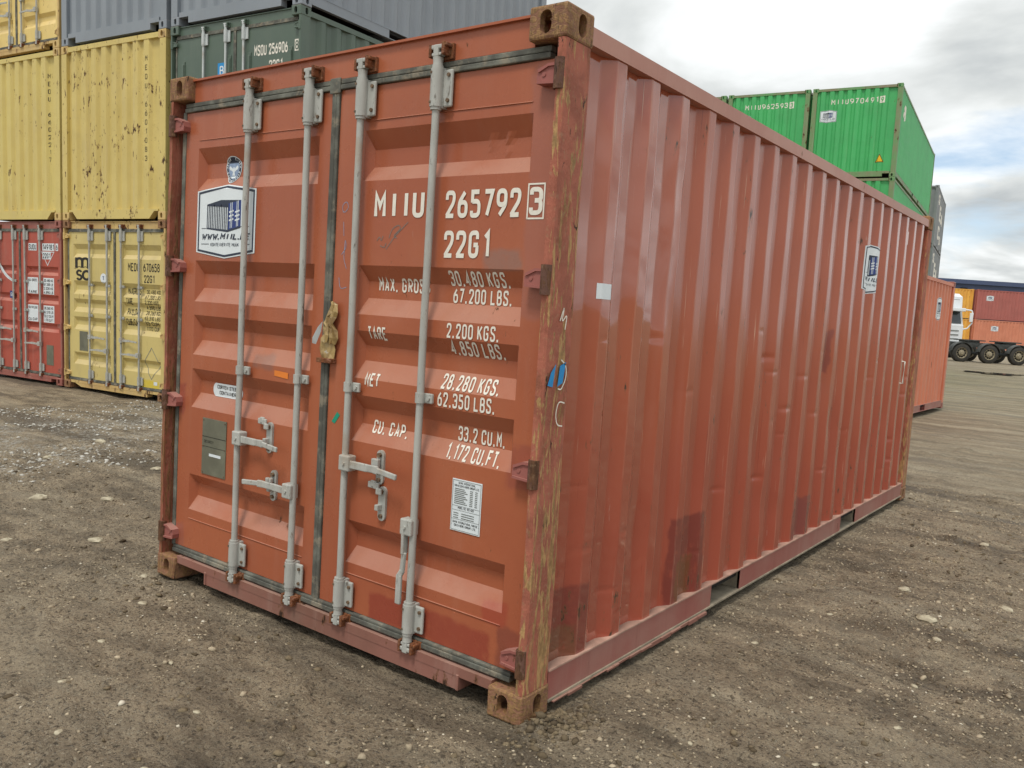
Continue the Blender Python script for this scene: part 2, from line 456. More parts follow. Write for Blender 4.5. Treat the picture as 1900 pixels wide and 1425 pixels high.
class MB:
    """collects boxes, tubes and ribbons; build() links them as ONE mesh object"""

    def __init__(s):
        s.v, s.f, s.sm = [], [], []

    def add(s, v, f, smooth=False):
        o = len(s.v)
        s.v += [tuple(p) for p in v]
        s.f += [tuple(i + o for i in q) for q in f]
        s.sm += [smooth] * len(f)
        return s

    def box(s, a, b, bev=0.0, M_=None):
        x0, y0, z0 = a
        x1, y1, z1 = b
        if bev <= 0:
            v = [(x0, y0, z0), (x1, y0, z0), (x1, y1, z0), (x0, y1, z0), (x0, y0, z1), (x1, y0, z1), (x1, y1, z1), (x0, y1, z1)]
            f = [(3, 2, 1, 0), (4, 5, 6, 7), (0, 1, 5, 4), (1, 2, 6, 5), (2, 3, 7, 6), (3, 0, 4, 7)]
        else:
            bm = bmesh.new()
            bmesh.ops.create_cube(bm, size=1)
            for q in bm.verts:
                q.co = Vector(((x0 + x1) / 2 + q.co.x * (x1 - x0), (y0 + y1) / 2 + q.co.y * (y1 - y0), (z0 + z1) / 2 + q.co.z * (z1 - z0)))
            bmesh.ops.bevel(bm, geom=bm.edges[:], offset=bev, segments=2, profile=0.5, affect='EDGES')
            bm.verts.index_update()
            v = [tuple(q.co) for q in bm.verts]
            f = [[q.index for q in p.verts] for p in bm.faces]
            bm.free()
        if M_ is not None:
            v = [tuple(M_ @ Vector(p)) for p in v]
        return s.add(v, f)

    def tube(s, pts, r, seg=12, cap=True, smooth=True):
        """a tube through points, r one radius or one for each point"""
        pts = [Vector(p) for p in pts]
        rs = r if isinstance(r, (list, tuple)) else [r] * len(pts)
        v, f = [], []
        ref = None
        for i, p in enumerate(pts):
            d = (pts[min(i + 1, len(pts) - 1)] - pts[max(i - 1, 0)]).normalized()
            if ref is None:
                ref = Vector((0, 0, 1)) if abs(d.z) < 0.9 else Vector((1, 0, 0))
            a = d.cross(ref).normalized()
            b = d.cross(a).normalized()
            for k in range(seg):
                t_ = 2 * math.pi * k / seg
                v.append(p + (a * math.cos(t_) + b * math.sin(t_)) * rs[i])
        for i in range(len(pts) - 1):
            for k in range(seg):
                k2 = (k + 1) % seg
                f.append((i * seg + k, i * seg + k2, (i + 1) * seg + k2, (i + 1) * seg + k))
        s.add(v, f, smooth)
        if cap:
            n = (len(pts) - 1) * seg
            s.add([v[k] for k in range(seg)], [tuple(range(seg))])
            s.add([v[n + k] for k in range(seg)], [tuple(reversed(range(seg)))])
        return s

    def prism(s, poly, y0, y1, plane='xz'):
        """extrude a polygon given in (x,z), (y,z) or (x,y)"""
        n = len(poly)
        mk = {'xz': lambda p, d: (p[0], d, p[1]), 'yz': lambda p, d: (d, p[0], p[1]), 'xy': lambda p, d: (p[0], p[1], d)}[plane]
        v = [mk(p, y0) for p in poly] + [mk(p, y1) for p in poly]
        f = [tuple(range(n)), tuple(reversed(range(n, 2 * n)))] + [(i, i + n, (i + 1) % n + n, (i + 1) % n) for i in range(n)]
        return s.add(v, f)

    def build(s, name, mat, parent=None):
        o = mesh_obj(name, s.v, s.f, mat, parent)
        o.data.polygons.foreach_set('use_smooth', s.sm)
        bm = bmesh.new()
        bm.from_mesh(o.data)
        bmesh.ops.recalc_face_normals(bm, faces=bm.faces[:])
        bm.to_mesh(o.data)
        bm.free()
        return o


def tag(o, label, cat, group=None, kind=None):
    if label:
        o['label'] = label
    if cat:
        o['category'] = cat
    if group:
        o['group'] = group
    if kind:
        o['kind'] = kind
    return o


def empty(name, mat4=None):
    o = bpy.data.objects.new(name, None)
    o.empty_display_size = 0.3
    COL.objects.link(o)
    if mat4 is not None:
        o.matrix_world = mat4
    return o


# ------------------------------------------------------------------ stencil lettering: strokes with rounded corners
GL = {
    '0': ['c 0,0 1,0 1,2 0,2'], '1': ['s .2,1.62 .6,2 .6,0'], '2': ['r 0,1.4 0,2 1,2 1,1.2 0,0', 's -.1,0 1,0'],
    '3': ['r 0,1.55 0,2 1,2 1,1.05 .35,1.05', 'r .35,1.05 1,1.05 1,0 0,0 0,.45'], '4': ['s .72,0 .72,2 0,.52 1.05,.52'],
    '5': ['r 0,.4 0,0 1,0 1,1.2 .05,1.2', 's .05,1.1 .05,2 .95,2'], '6': ['c 0,0 1,0 1,1.15 0,1.15', 'r 0,.5 0,1.15 .75,2'],
    '7': ['s 0,2 1,2 .35,0'], '8': ['c 0,0 1,0 1,1.05 0,1.05', 'c .06,1.05 .94,1.05 .94,2 .06,2'], '9': ['c 0,.85 1,.85 1,2 0,2', 'r 1,1.5 1,.85 .25,0'],
    'A': ['s 0,0 .5,2 1,0', 's .18,.6 .82,.6'], 'B': ['s 0,0 0,2', 'r 0,1.05 .92,1.05 .92,2 0,2', 'r 0,0 1,0 1,1.05 0,1.05'],
    'C': ['r 1,1.45 1,2 0,2 0,0 1,0 1,.55'], 'D': ['s 0,0 0,2', 'r 0,0 1,0 1,2 0,2'], 'E': ['s 1,2 0,2 0,0 1,0', 's 0,1.05 .8,1.05'],
    'F': ['s 1,2 0,2 0,0', 's 0,1.05 .8,1.05'], 'G': ['r 1,1.45 1,2 0,2 0,0 1,0 1,.9', 's 1.1,.95 .5,.95'], 'H': ['s 0,0 0,2', 's 1,0 1,2', 's 0,1 1,1'],
    'I': ['s .5,0 .5,2'], 'J': ['r 0,.5 0,0 1,0 1,2'], 'K': ['s 0,0 0,2', 's 1,2 .05,.85', 's .32,1.15 1,0'], 'L': ['s 0,2 0,0 1,0'],
    'M': ['s 0,0 0,2 .55,.9 1.1,2 1.1,0'], 'N': ['s 0,0 0,2 1,0 1,2'], 'O': ['c 0,0 1,0 1,2 0,2'], 'P': ['s 0,0 0,2', 'r 0,.9 1,.9 1,2 0,2'],
    'R': ['s 0,0 0,2', 'r 0,.9 1,.9 1,2 0,2', 's .45,.9 1,0'], 'S': ['r 1,1.5 1,2 0,2 0,1.2 1,.85 1,0 0,0 0,.5'], 'T': ['s 0,2 1,2', 's .5,2 .5,0'],
    'U': ['r 0,2 0,0 1,0 1,2'], 'V': ['s 0,2 .5,0 1,2'], 'W': ['s 0,2 .35,0 .65,1.3 .95,0 1.3,2'], 'X': ['s 0,0 1,2', 's 0,2 1,0'], 'Y': ['s 0,2 .5,1 1,2', 's .5,1 .5,0'],
    'Z': ['s 0,2 1,2 0,0 1,0'], 'Ü': ['r 0,1.7 0,0 1,0 1,1.7', 's .2,2 .4,2', 's .6,2 .8,2'], '.': ['s .3,.0 .6,.0'], '-': ['s .1,1 .9,1'], '(': ['r .8,2.1 .3,1.5 .3,.5 .8,-.1'],
    ')': ['r .2,2.1 .7,1.5 .7,.5 .2,-.1'],
}


def round_poly(p, closed, rad=0.46):
    out, n = [], len(p)
    for i in range(n):
        if not closed and i in (0, n - 1):
            out.append(p[i])
            continue
        a, b, c_ = Vector(p[i - 1]), Vector(p[i]), Vector(p[(i + 1) % n])
        d1, d2 = (a - b), (c_ - b)
        r_ = min(rad, d1.length * 0.5, d2.length * 0.5)
        s0, s1 = b + d1.normalized() * r_, b + d2.normalized() * r_
        for k in range(6):
            t_ = k / 5
            out.append(tuple((1 - t_) ** 2 * s0 + 2 * t_ * (1 - t_) * b + t_ * t_ * s1))
    return out


def ribbon(p, w, closed=False):
    """quads of a stroke of width w along 2-D points"""
    q = [Vector(a) for a in p]
    cl = [q[0]]
    for a in q[1:]:
        if (a - cl[-1]).length > 1e-6:
            cl.append(a)
    if closed and (cl[0] - cl[-1]).length < 1e-6:
        cl.pop()
    n = len(cl)
    L_, R_ = [], []
    for i in range(n):
        a = cl[i - 1] if (i > 0 or closed) else None
        c_ = cl[(i + 1) % n] if (i < n - 1 or closed) else None
        d1 = (cl[i] - a).normalized() if a is not None else None
        d2 = (c_ - cl[i]).normalized() if c_ is not None else None
        if d1 is None:
            nn, k = Vector((-d2.y, d2.x)), 1
        elif d2 is None:
            nn, k = Vector((-d1.y, d1.x)), 1
        else:
            m_ = (d1 + d2)
            m_ = m_.normalized() if m_.length > 1e-4 else Vector((-d1.y, d1.x))
            nn = Vector((-m_.y, m_.x))
            k = 1 / max(0.45, abs(nn.dot(Vector((-d1.y, d1.x)))))
        L_.append(cl[i] + nn * w / 2 * k)
        R_.append(cl[i] - nn * w / 2 * k)
    rng_ = range(n if closed else n - 1)
    return [(L_[i], R_[i], R_[(i + 1) % n], L_[(i + 1) % n]) for i in rng_]


def text2d(s_, h, aspect=0.5, weight=0.14, gap=0.55, slant=0.0, only=None):
    """list of (stroke index, quad) in 2-D and the total width; origin at the lower left"""
    u, sc_ = 0.0, h / 2
    sx = sc_ * aspect * 2
    w = h * weight
    out, k, wd = [], 0, 0
    for ch in s_:
        if ch == ' ':
            wd += 1
            u += 0.9 * sx
            continue
        g = GL.get(ch, GL['0'])
        xm = 1.0
        for st in g:
            kind, body = st.split(' ', 1)
            p = [tuple(float(q) for q in t_.split(',')) for t_ in body.split()]
            xm = max(xm, max(a for a, _ in p))
            cl = kind == 'c'
            if kind in 'cr':
                p = round_poly(p, cl)
            p = [(u + a * sx + slant * b * sc_, w / 2 + b * (h - w) / 2) for a, b in p]
            if ch == '.':
                p = [(u - 0.12 * sx, w * 0.55), (u - 0.12 * sx + w * 1.1, w * 0.55)]
            for q in ribbon(p, w if ch != '.' else w * 1.1, cl):
                if only is None or wd == only:
                    out.append((k, q))
            k += 1
        u += (xm + gap) * sx if ch not in 'I1.' else (0.62 + gap) * sx if ch == '1' else ((0.75 + gap) * sx if ch == 'I' else (0.3 + gap) * sx)
    return out, u - gap * sx


def drape(name, quads, mat, parent, mapper, cuts=(), lift=0.0015):
    """flat 2-D pieces laid on a surface. mapper(a, b, lift) -> point; cuts = [(axis, value)]"""
    bm = bmesh.new()
    for k, q in quads:
        vs = [bm.verts.new((p[0], p[1], (k % 4) * 0.0002)) for p in q]
        try:
            bm.faces.new(vs)
        except ValueError:
            pass
    for ax, val in cuts:
        no = (1, 0, 0) if ax == 0 else (0, 1, 0)
        co = (val, 0, 0) if ax == 0 else (0, val, 0)
        bmesh.ops.bisect_plane(bm, geom=bm.verts[:] + bm.edges[:] + bm.faces[:], plane_co=co, plane_no=no, dist=1e-6)
    for v in bm.verts:
        v.co = Vector(mapper(v.co.x, v.co.y, lift + v.co.z))
    me = bpy.data.meshes.new(name)
    bm.to_mesh(me)
    bm.free()
    me.materials.append(mat)
    o = bpy.data.objects.new(name, me)
    COL.objects.link(o)
    o.parent = parent
    return o


def rect(a0, a1, b0, b1):
    return [(0, ((a0, b0), (a1, b0), (a1, b1), (a0, b1)))]


def fan(poly):
    """convex polygon as one n-gon"""
    return [(0, tuple(poly))]


# ------------------------------------------------------------------ container builder
W, H20, L20 = 2.438, 2.591, 6.058
CA, CB, CH = 0.162, 0.178, 0.118
CORR = [(2.238, 2.162, 2.090, 2.029), (1.677, 1.611, 1.540, 1.469), (1.400, 1.337, 1.272, 1.196), (1.124, 1.064, 0.999, 0.923), (0.572, 0.521, 0.456, 0.384)]
CORR_T = CORR
CORR_RED = [(1.87, 1.83, 1.78, 1.73), (1.42, 1.38, 1.33, 1.28), (0.97, 0.93, 0.88, 0.83)]
CORR_GREEN = [(1.80, 1.73, 1.66, 1.59), (1.34, 1.28, 1.21, 1.14), (1.08, 1.02, 0.95, 0.88), (0.52, 0.47, 0.40, 0.33)]
DEPTH = 0.036
YD = 0.05


def door_depth(z, corr=CORR):
    for a, b, c_, d in corr:
        if d <= z <= a:
            if z > b:
                return DEPTH * (a - z) / (a - b)
            if z > c_:
                return DEPTH
            return DEPTH * (z - d) / (c_ - d)
    return 0.0


def make_castings():
    """one casting with three slots, at a corner whose outer faces are x=0, y=0, z=0 (bottom); cut once, mirrored eight ways"""
    def slot(name, axis, c1, c2, w, h_):
        m_ = MB()
        poly = []
        r_ = w / 2
        for k in range(8):
            t_ = math.pi * k / 7
            poly.append((c1 + r_ * math.cos(t_), c2 + (h_ / 2 - r_) + r_ * math.sin(t_)))
        for k in range(8):
            t_ = math.pi + math.pi * k / 7
            poly.append((c1 + r_ * math.cos(t_), c2 - (h_ / 2 - r_) + r_ * math.sin(t_)))
        m_.prism(poly, -0.05, 0.036, axis)
        return m_.build(name, None)
    b_ = MB()
    b_.box((0, 0, 0), (CA, CB, CH), 0.009)
    base = b_.build('c', None)
    inner = MB()
    inner.box((0.03, 0.03, 0.03), (CA - 0.02, CB - 0.02, CH - 0.02))
    cut = [slot('s1', 'xz', 0.089, 0.059, 0.05, 0.082), slot('s2', 'yz', 0.101, 0.059, 0.05, 0.082), slot('s3', 'xy', 0.089, 0.101, 0.062, 0.11), inner.build('s4', None)]
    for c_ in cut:
        md = base.modifiers.new('b', 'BOOLEAN')
        md.operation = 'DIFFERENCE'
        md.solver = 'EXACT'
        md.object = c_
    dg = bpy.context.evaluated_depsgraph_get()
    me = bpy.data.meshes.new_from_object(base.evaluated_get(dg))
    for o in [base] + cut:
        bpy.data.objects.remove(o)
    res = {}
    for sx in (0, 1):
        for sy in (0, 1):
            for sz in (0, 1):
                m2 = me.copy()
                m2.name = 'casting'
                mat = Matrix(((-1 if sx else 1, 0, 0, 0), (0, -1 if sy else 1, 0, 0), (0, 0, -1 if sz else 1, 0), (0, 0, 0, 1)))
                m2.transform(mat)
                if (sx + sy + sz) % 2:
                    m2.flip_normals()
                m2.materials.clear()
                res[(sx, sy, sz)] = m2
    return res


CAST = make_castings()
CASTM = {}


def casting(key, mat, parent, loc):
    k = (key, mat.name)
    if k not in CASTM:
        m2 = CAST[key].copy()
        m2.materials.append(mat)
        CASTM[k] = m2
    o = bpy.data.objects.new('corner_casting', CASTM[k])
    COL.objects.link(o)
    o.parent = parent
    o.location = loc
    return o


def corr_profile(y0, y1, first, pitch, flat, slope, depth, fil=0.005):
    """points (along, depth inward); starts and ends on the inner flat; first = start of first outer flat"""
    p = [(y0, depth)]
    y = first
    while y + flat + slope < y1 - 0.01:
        p += [(y - slope, depth), (y, 0), (y + flat, 0), (y + flat + slope, depth)]
        y += pitch
    p.append((y1, depth))
    q = [p[0]]
    for i in range(1, len(p) - 1):
        a, b, c_ = Vector(p[i - 1]), Vector(p[i]), Vector(p[i + 1])
        d1, d2 = (a - b), (c_ - b)
        if d1.length < 1e-4 or d2.length < 1e-4:
            continue
        f1, f2 = min(fil, d1.length * .4), min(fil, d2.length * .4)
        g1, g2 = min(fil * 1.8, d1.length * .45), min(fil * 1.8, d2.length * .45)
        q += [tuple(b + d1.normalized() * g1), tuple(b + d1.normalized() * f1), tuple(b + d2.normalized() * f2), tuple(b + d2.normalized() * g2)]
    q.append(p[-1])
    return q


def prof_depth(prof, y):
    for (a, da), (b, db) in zip(prof, prof[1:]):
        if a <= y <= b and b > a:
            return da + (db - da) * (y - a) / (b - a)
    return prof[0][1]


def corrugated(name, prof, z0, z1, place, mat, parent, rows=1, dent=None):
    """corrugated sheet; place(s, depth, z) -> point"""
    v, f = [], []
    n = len(prof)
    for j in range(rows + 1):
        z = z0 + (z1 - z0) * j / rows
        for s_, d in prof:
            dd = d + (dent(s_, z) if dent else 0)
            v.append(place(s_, dd, z))
    for j in range(rows):
        for i in range(n - 1):
            f.append((j * n + i, j * n + i + 1, (j + 1) * n + i + 1, (j + 1) * n + i))
    o = mesh_obj(name, v, f, mat, parent, smooth=True)
    return o


def build_door(parent, x0, x1, xr0, xr1, z0, z1, mat, corr, nx=6, dent=None):
    """a pressed door leaf: frame, recesses with sloped ends, closed at the back"""
    xs = [x0, xr0, xr0 + 0.028]
    xs += [xr0 + 0.028 + (xr1 - xr0 - 0.056) * k / nx for k in range(1, nx)]
    xs += [xr1 - 0.028, xr1, x1]
    zs = sorted({z0, z1} | {q for c_ in corr for q in c_})
    zz = []
    for a, b in zip(zs, zs[1:]):
        k = max(1, int((b - a) / (0.022 if nx > 10 else 0.08)))
        zz += [a + (b - a) * i / k for i in range(k)]
    zz.append(zs[-1])
    v, f = [], []
    for z in zz:
        for i, x in enumerate(xs):
            m_ = 1.0 if xr0 + 0.02 < x < xr1 - 0.02 else 0.0
            y = YD + door_depth(z, corr) * m_
            dd = door_depth(z, corr)
            if i == 2:
                x = xr0 + 0.001 + 0.027 * dd / DEPTH
            elif i == len(xs) - 3:
                x = xr1 - 0.001 - 0.027 * dd / DEPTH
            elif dent and m_:
                y += dent(x, z) * min(1, (x - xr0 - .028) * 20, (xr1 - .028 - x) * 20)
            v.append((x, y, z))
    n = len(xs)
    for j in range(len(zz) - 1):
        for i in range(n - 1):
            f.append((j * n + i, j * n + i + 1, (j + 1) * n + i + 1, (j + 1) * n + i))
    o0 = len(v)
    v += [(x0, YD + 0.055, z0), (x1, YD + 0.055, z0), (x1, YD + 0.055, z1), (x0, YD + 0.055, z1)]
    t_ = (len(zz) - 1) * n
    f += [(o0, o0 + 3, o0 + 2, o0 + 1),
          tuple([o0, o0 + 1] + [n - 1 - i for i in range(n)]),
          tuple([o0 + 2, o0 + 3] + [t_ + i for i in range(n)]),
          tuple([o0 + 3, o0] + [j * n for j in range(len(zz))]),
          tuple([o0 + 1, o0 + 2] + [(len(zz) - 1 - j) * n + n - 1 for j in range(len(zz))])]
    return mesh_obj('door', v, f, mat, parent)


def door_dent(x, z):
    d = 0.0009 * (1 + math.sin(x * 5.3 + z * 3.1) * math.sin(z * 4.7 - x * 2.2))
    for a, b, r_, dp in ((2.08, 2.155, .018, .010), (2.16, 2.16, .016, .012), (2.16, 2.11, .012, .005), (1.75, 1.0, .05, .003), (0.9, .47, .04, .004), (0.45, 1.27, .05, .003), (1.98, .45, .06, .003), (0.6, 2.08, .04, .003), (1.62, 1.5, .05, .003)):
        q = ((x - a) ** 2 + (z - b) ** 2) / (r_ * r_)
        if q < 9:
            d += dp * math.exp(-q) * (1 if b < 2 else -0.7)
    return d


RODX = (0.655, 1.085, 1.42, 1.84)
HINGEZ = (2.355, 1.645, 0.947, 0.240)


def hex_bolt(mb, x, y, z, r_=0.008, d=0.008):
    poly = [(x + r_ * math.cos(k * math.pi / 3 + .3), z + r_ * math.sin(k * math.pi / 3 + .3)) for k in range(6)]
    mb.prism(poly, y - d, y, 'xz')


def lock_rod(parent, x, i, mat, cam_mat, keep_mat, bolt_mat, fine=True, handle='closed', hz=None, side=1, H=H20):
    """locking bar with its cams, bearing brackets, guides and handle; side = direction the handle points"""
    yr = 0.014
    seg = 14 if fine else 8
    dz = H - H20
    rr_ = random.Random(int(x * 1000))
    rp = [(x + (rr_.uniform(-.0022, .0022) if fine and 0 < k < 9 else 0), yr, 0.13 + (2.34 + dz) * k / 9) for k in range(10)] if fine else [(x, yr, 0.13), (x, yr, 2.47 + dz)]
    rod = MB().tube(rp, 0.0152, seg).build('lock_rod', mat, parent)
    for z0, z1, c0, c1 in ((2.285 + dz, 2.437 + dz, 2.437 + dz, 2.475 + dz), (0.19, 0.313, 0.155, 0.19)):
        m_ = MB()
        m_.tube([(x, yr, z0 - 0.008), (x, yr, z1 + 0.008)], 0.0222, seg)
        m_.tube([(x, yr, z0 + 0.004), (x, yr, z1 - 0.004)], 0.0255, seg)
        m_.box((x + 0.012, yr + 0.012, z0 + 0.004), (x + 0.066, yr + 0.026, z1 - 0.006), 0.006 if fine else 0)
        m_.box((x - 0.024, yr + 0.004, z0), (x + 0.024, YD + 0.002, z1))
        br = m_.build('bearing_bracket', mat, rod)
        if fine:
            b_ = MB()
            for zq in (z0 + 0.028, z1 - 0.028):
                hex_bolt(b_, x + 0.05, yr + 0.013, zq)
            b_.build('bracket_bolt', bolt_mat, rod)
            b_ = MB()
            for zq in (z0 + 0.02, z1 - 0.02):
                b_.box((x - 0.014, yr - 0.027, zq - 0.004), (x - 0.006, yr - 0.02, zq + 0.004))
            b_.build('rivet', bolt_mat, rod)
        m_ = MB()
        m_.tube([(x, yr, c0), (x, yr, (c0 + c1) / 2), (x, yr, c1)], [0.021, 0.019, 0.021], seg)
        sgn = 1 if z0 > 1 else -1
        ce = c1 if sgn > 0 else c0
        zc = ce + sgn * 0.024
        # forked cam head: neck and two lugs
        m_.box((x - 0.013, yr - 0.018, min(ce, ce + sgn * 0.046)), (x + 0.013, yr + 0.016, max(ce, ce + sgn * 0.046)), 0.004 if fine else 0)
        m_.box((x - 0.026, yr - 0.016, zc + sgn * 0.010 - 0.005), (x + 0.03, yr + 0.012, zc + sgn * 0.010 + 0.012), 0.004 if fine else 0)
        m_.box((x - 0.024, yr - 0.014, zc - sgn * 0.014 - 0.006), (x + 0.026, yr + 0.012, zc - sgn * 0.014 + 0.006), 0.003 if fine else 0)
        m_.build('locking_cam', cam_mat, rod)
        k_ = MB()
        yk = 0.042
        k_.box((x - 0.040, yk - 0.044, zc - 0.024), (x - 0.027, yk, zc + 0.026), 0.004 if fine else 0)
        k_.box((x + 0.031, yk - 0.05, zc - 0.02), (x + 0.046, yk, zc + 0.03), 0.004 if fine else 0)
        k_.box((x + 0.027, yk - 0.046, zc + 0.012), (x + 0.056, yk - 0.012, zc + 0.026), 0.004 if fine else 0)
        k_.box((x - 0.04, yk - 0.012, zc - 0.03), (x + 0.06, yk + 0.004, zc + 0.03), 0.003 if fine else 0)
        k_.build('cam_keeper', keep_mat, rod)
    for zq in ((1.157,) if fine else (1.157 + dz, 1.62 + dz)):
        m_ = MB()
        m_.tube([(x, yr, zq - 0.02), (x, yr, zq + 0.02)], 0.0205, seg)
        m_.box((x - 0.03, yr + 0.008, zq - 0.02), (x + 0.055, yr + 0.022, zq + 0.02), 0.004 if fine else 0)
        m_.box((x - 0.02, yr, zq - 0.012), (x + 0.02, YD + DEPTH, zq + 0.012))
        hex_bolt(m_, x + 0.038, yr + 0.009, zq, 0.009)
        m_.build('rod_guide', mat, rod)
    if hz is None:
        return rod
    hub = MB()
    s_ = side
    hub.box((min(x - s_ * 0.012, x + s_ * 0.05), yr - 0.028, hz - 0.034), (max(x - s_ * 0.012, x + s_ * 0.05), yr + 0.02, hz + 0.034), 0.006 if fine else 0)
    hex_bolt(hub, x + s_ * 0.022, yr - 0.026, hz)
    hub.build('handle_hub', mat, rod)
    hd = MB()
    if handle == 'closed':
        p = [(x + s_ * 0.04, yr - 0.014, hz - .002), (x + s_ * 0.14, yr - 0.004, hz - 0.004), (x + s_ * 0.20, yr - 0.020, hz + 0.002), (x + s_ * 0.225, yr - 0.026, hz + 0.002), (x + s_ * 0.40 if not fine else x + s_ * 0.335, yr - 0.03, hz - 0.008)]
        for a, b, w_ in ((0, 1, .017), (1, 2, .016), (2, 3, .017), (3, 4, .012)):
            A, B = Vector(p[a]), Vector(p[b])
            m4 = Matrix.Translation((A + B) / 2) @ (B - A).to_track_quat('X', 'Z').to_matrix().to_4x4()
            l_ = (B - A).length / 2 + 0.004
            hd.box((-l_, -0.006, -w_), (l_, 0.006, w_), 0.004 if fine else 0, m4)
    else:
        p = [(x - 0.03, yr - 0.016, hz - 0.01), (x - 0.03, yr - 0.014, hz - 0.11), (x - 0.04, yr - 0.01, hz - 0.19), (x - 0.052, yr - 0.012, hz - 0.21), (x - 0.052, yr - 0.012, hz - 0.325)]
        for a, b, w_ in ((0, 1, .016), (1, 2, .014), (2, 3, .012), (3, 4, .014)):
            A, B = Vector(p[a]), Vector(p[b])
            m4 = Matrix.Translation((A + B) / 2) @ (B - A).to_track_quat('X', 'Y').to_matrix().to_4x4()
            l_ = (B - A).length / 2 + 0.004
            hd.box((-l_, -w_, -0.007), (l_, w_, 0.007), 0.004, m4)
    hd.build('handle', mat, rod)
    return rod


def retainer(parent, x, z, mat, bolt_mat, raised=True, side=-1):
    m_ = MB()
    y0, y1 = 0.026, YD + 0.001
    poly = []
    for k in range(9):
        a = math.pi * k / 8
        poly.append((x + 0.021 * math.cos(a), z + 0.045 + 0.021 * math.sin(a)))
    for k in range(9):
        a = math.pi + math.pi * k / 8
        poly.append((x + 0.021 * math.cos(a), z - 0.06 + 0.021 * math.sin(a)))
    m_.prism(poly, y0 + 0.014, y1, 'xz')
    m_.box((x - 0.017, y0 - 0.012, z - 0.035), (x + 0.003, y0 + 0.015, z - 0.01), 0.003)
    if raised:
        for k in range(4):
            t_ = k / 3
            m_.box((x + side * (0.005 + 0.06 * t_) - 0.016, y0 - 0.006 + 0.004 * k, z + 0.046 + 0.016 * math.sin(t_ * 3.1) + 0.006 * k - 0.014), (x + side * (0.005 + 0.06 * t_) + 0.016, y0 + 0.004 + 0.004 * k, z + 0.046 + 0.016 * math.sin(t_ * 3.1) + 0.006 * k + 0.014), 0.004)
    else:
        m_.box((x - 0.028, y0 - 0.012, z - 0.008), (x + 0.012, y0 + 0.006, z + 0.03), 0.004)
    o = m_.build('handle_retainer', mat, parent)
    b_ = MB()
    hex_bolt(b_, x, y0 + 0.013, z + 0.045, 0.011, 0.012)
    hex_bolt(b_, x, y0 + 0.013, z - 0.06, 0.010, 0.008)
    b_.build('retainer_bolt', bolt_mat, o)
    return o


def hinge(parent, side, z, mat, pin_mat, fine=True):
    """side 0 = left, 1 = right; blade on the door, barrel on the post"""
    s_ = 1 if side == 0 else -1
    X = lambda d: (d if side == 0 else W - d)
    m_ = MB()
    poly = [(X(0.030), z + 0.036), (X(0.072), z + 0.036), (X(0.116), z + 0.018), (X(0.122), z - 0.008), (X(0.118), z - 0.030), (X(0.030), z - 0.036)]
    m_.prism(poly, 0.012, YD + 0.003, 'xz')
    for pa in ([(X(0.030), z + 0.036), (X(0.072), z + 0.036), (X(0.116), z + 0.018), (X(0.112), z + 0.008), (X(0.070), z + 0.026), (X(0.030), z + 0.026)], [(X(0.030), z - 0.036), (X(0.118), z - 0.030), (X(0.114), z - 0.021), (X(0.030), z - 0.027)]):
        m_.prism(pa, 0.006, 0.0125, 'xz')
    m_.tube([(X(0.09), 0.009, z), (X(0.09), 0.013, z)], 0.008, 10)
    bl = m_.build('hinge_blade', mat, parent)
    p_ = MB()
    p_.tube([(X(0.024), 0.012, z - 0.056), (X(0.024), 0.012, z + 0.050)], 0.021, 12 if fine else 8)
    p_.build('hinge_barrel', pin_mat, parent)
    return bl


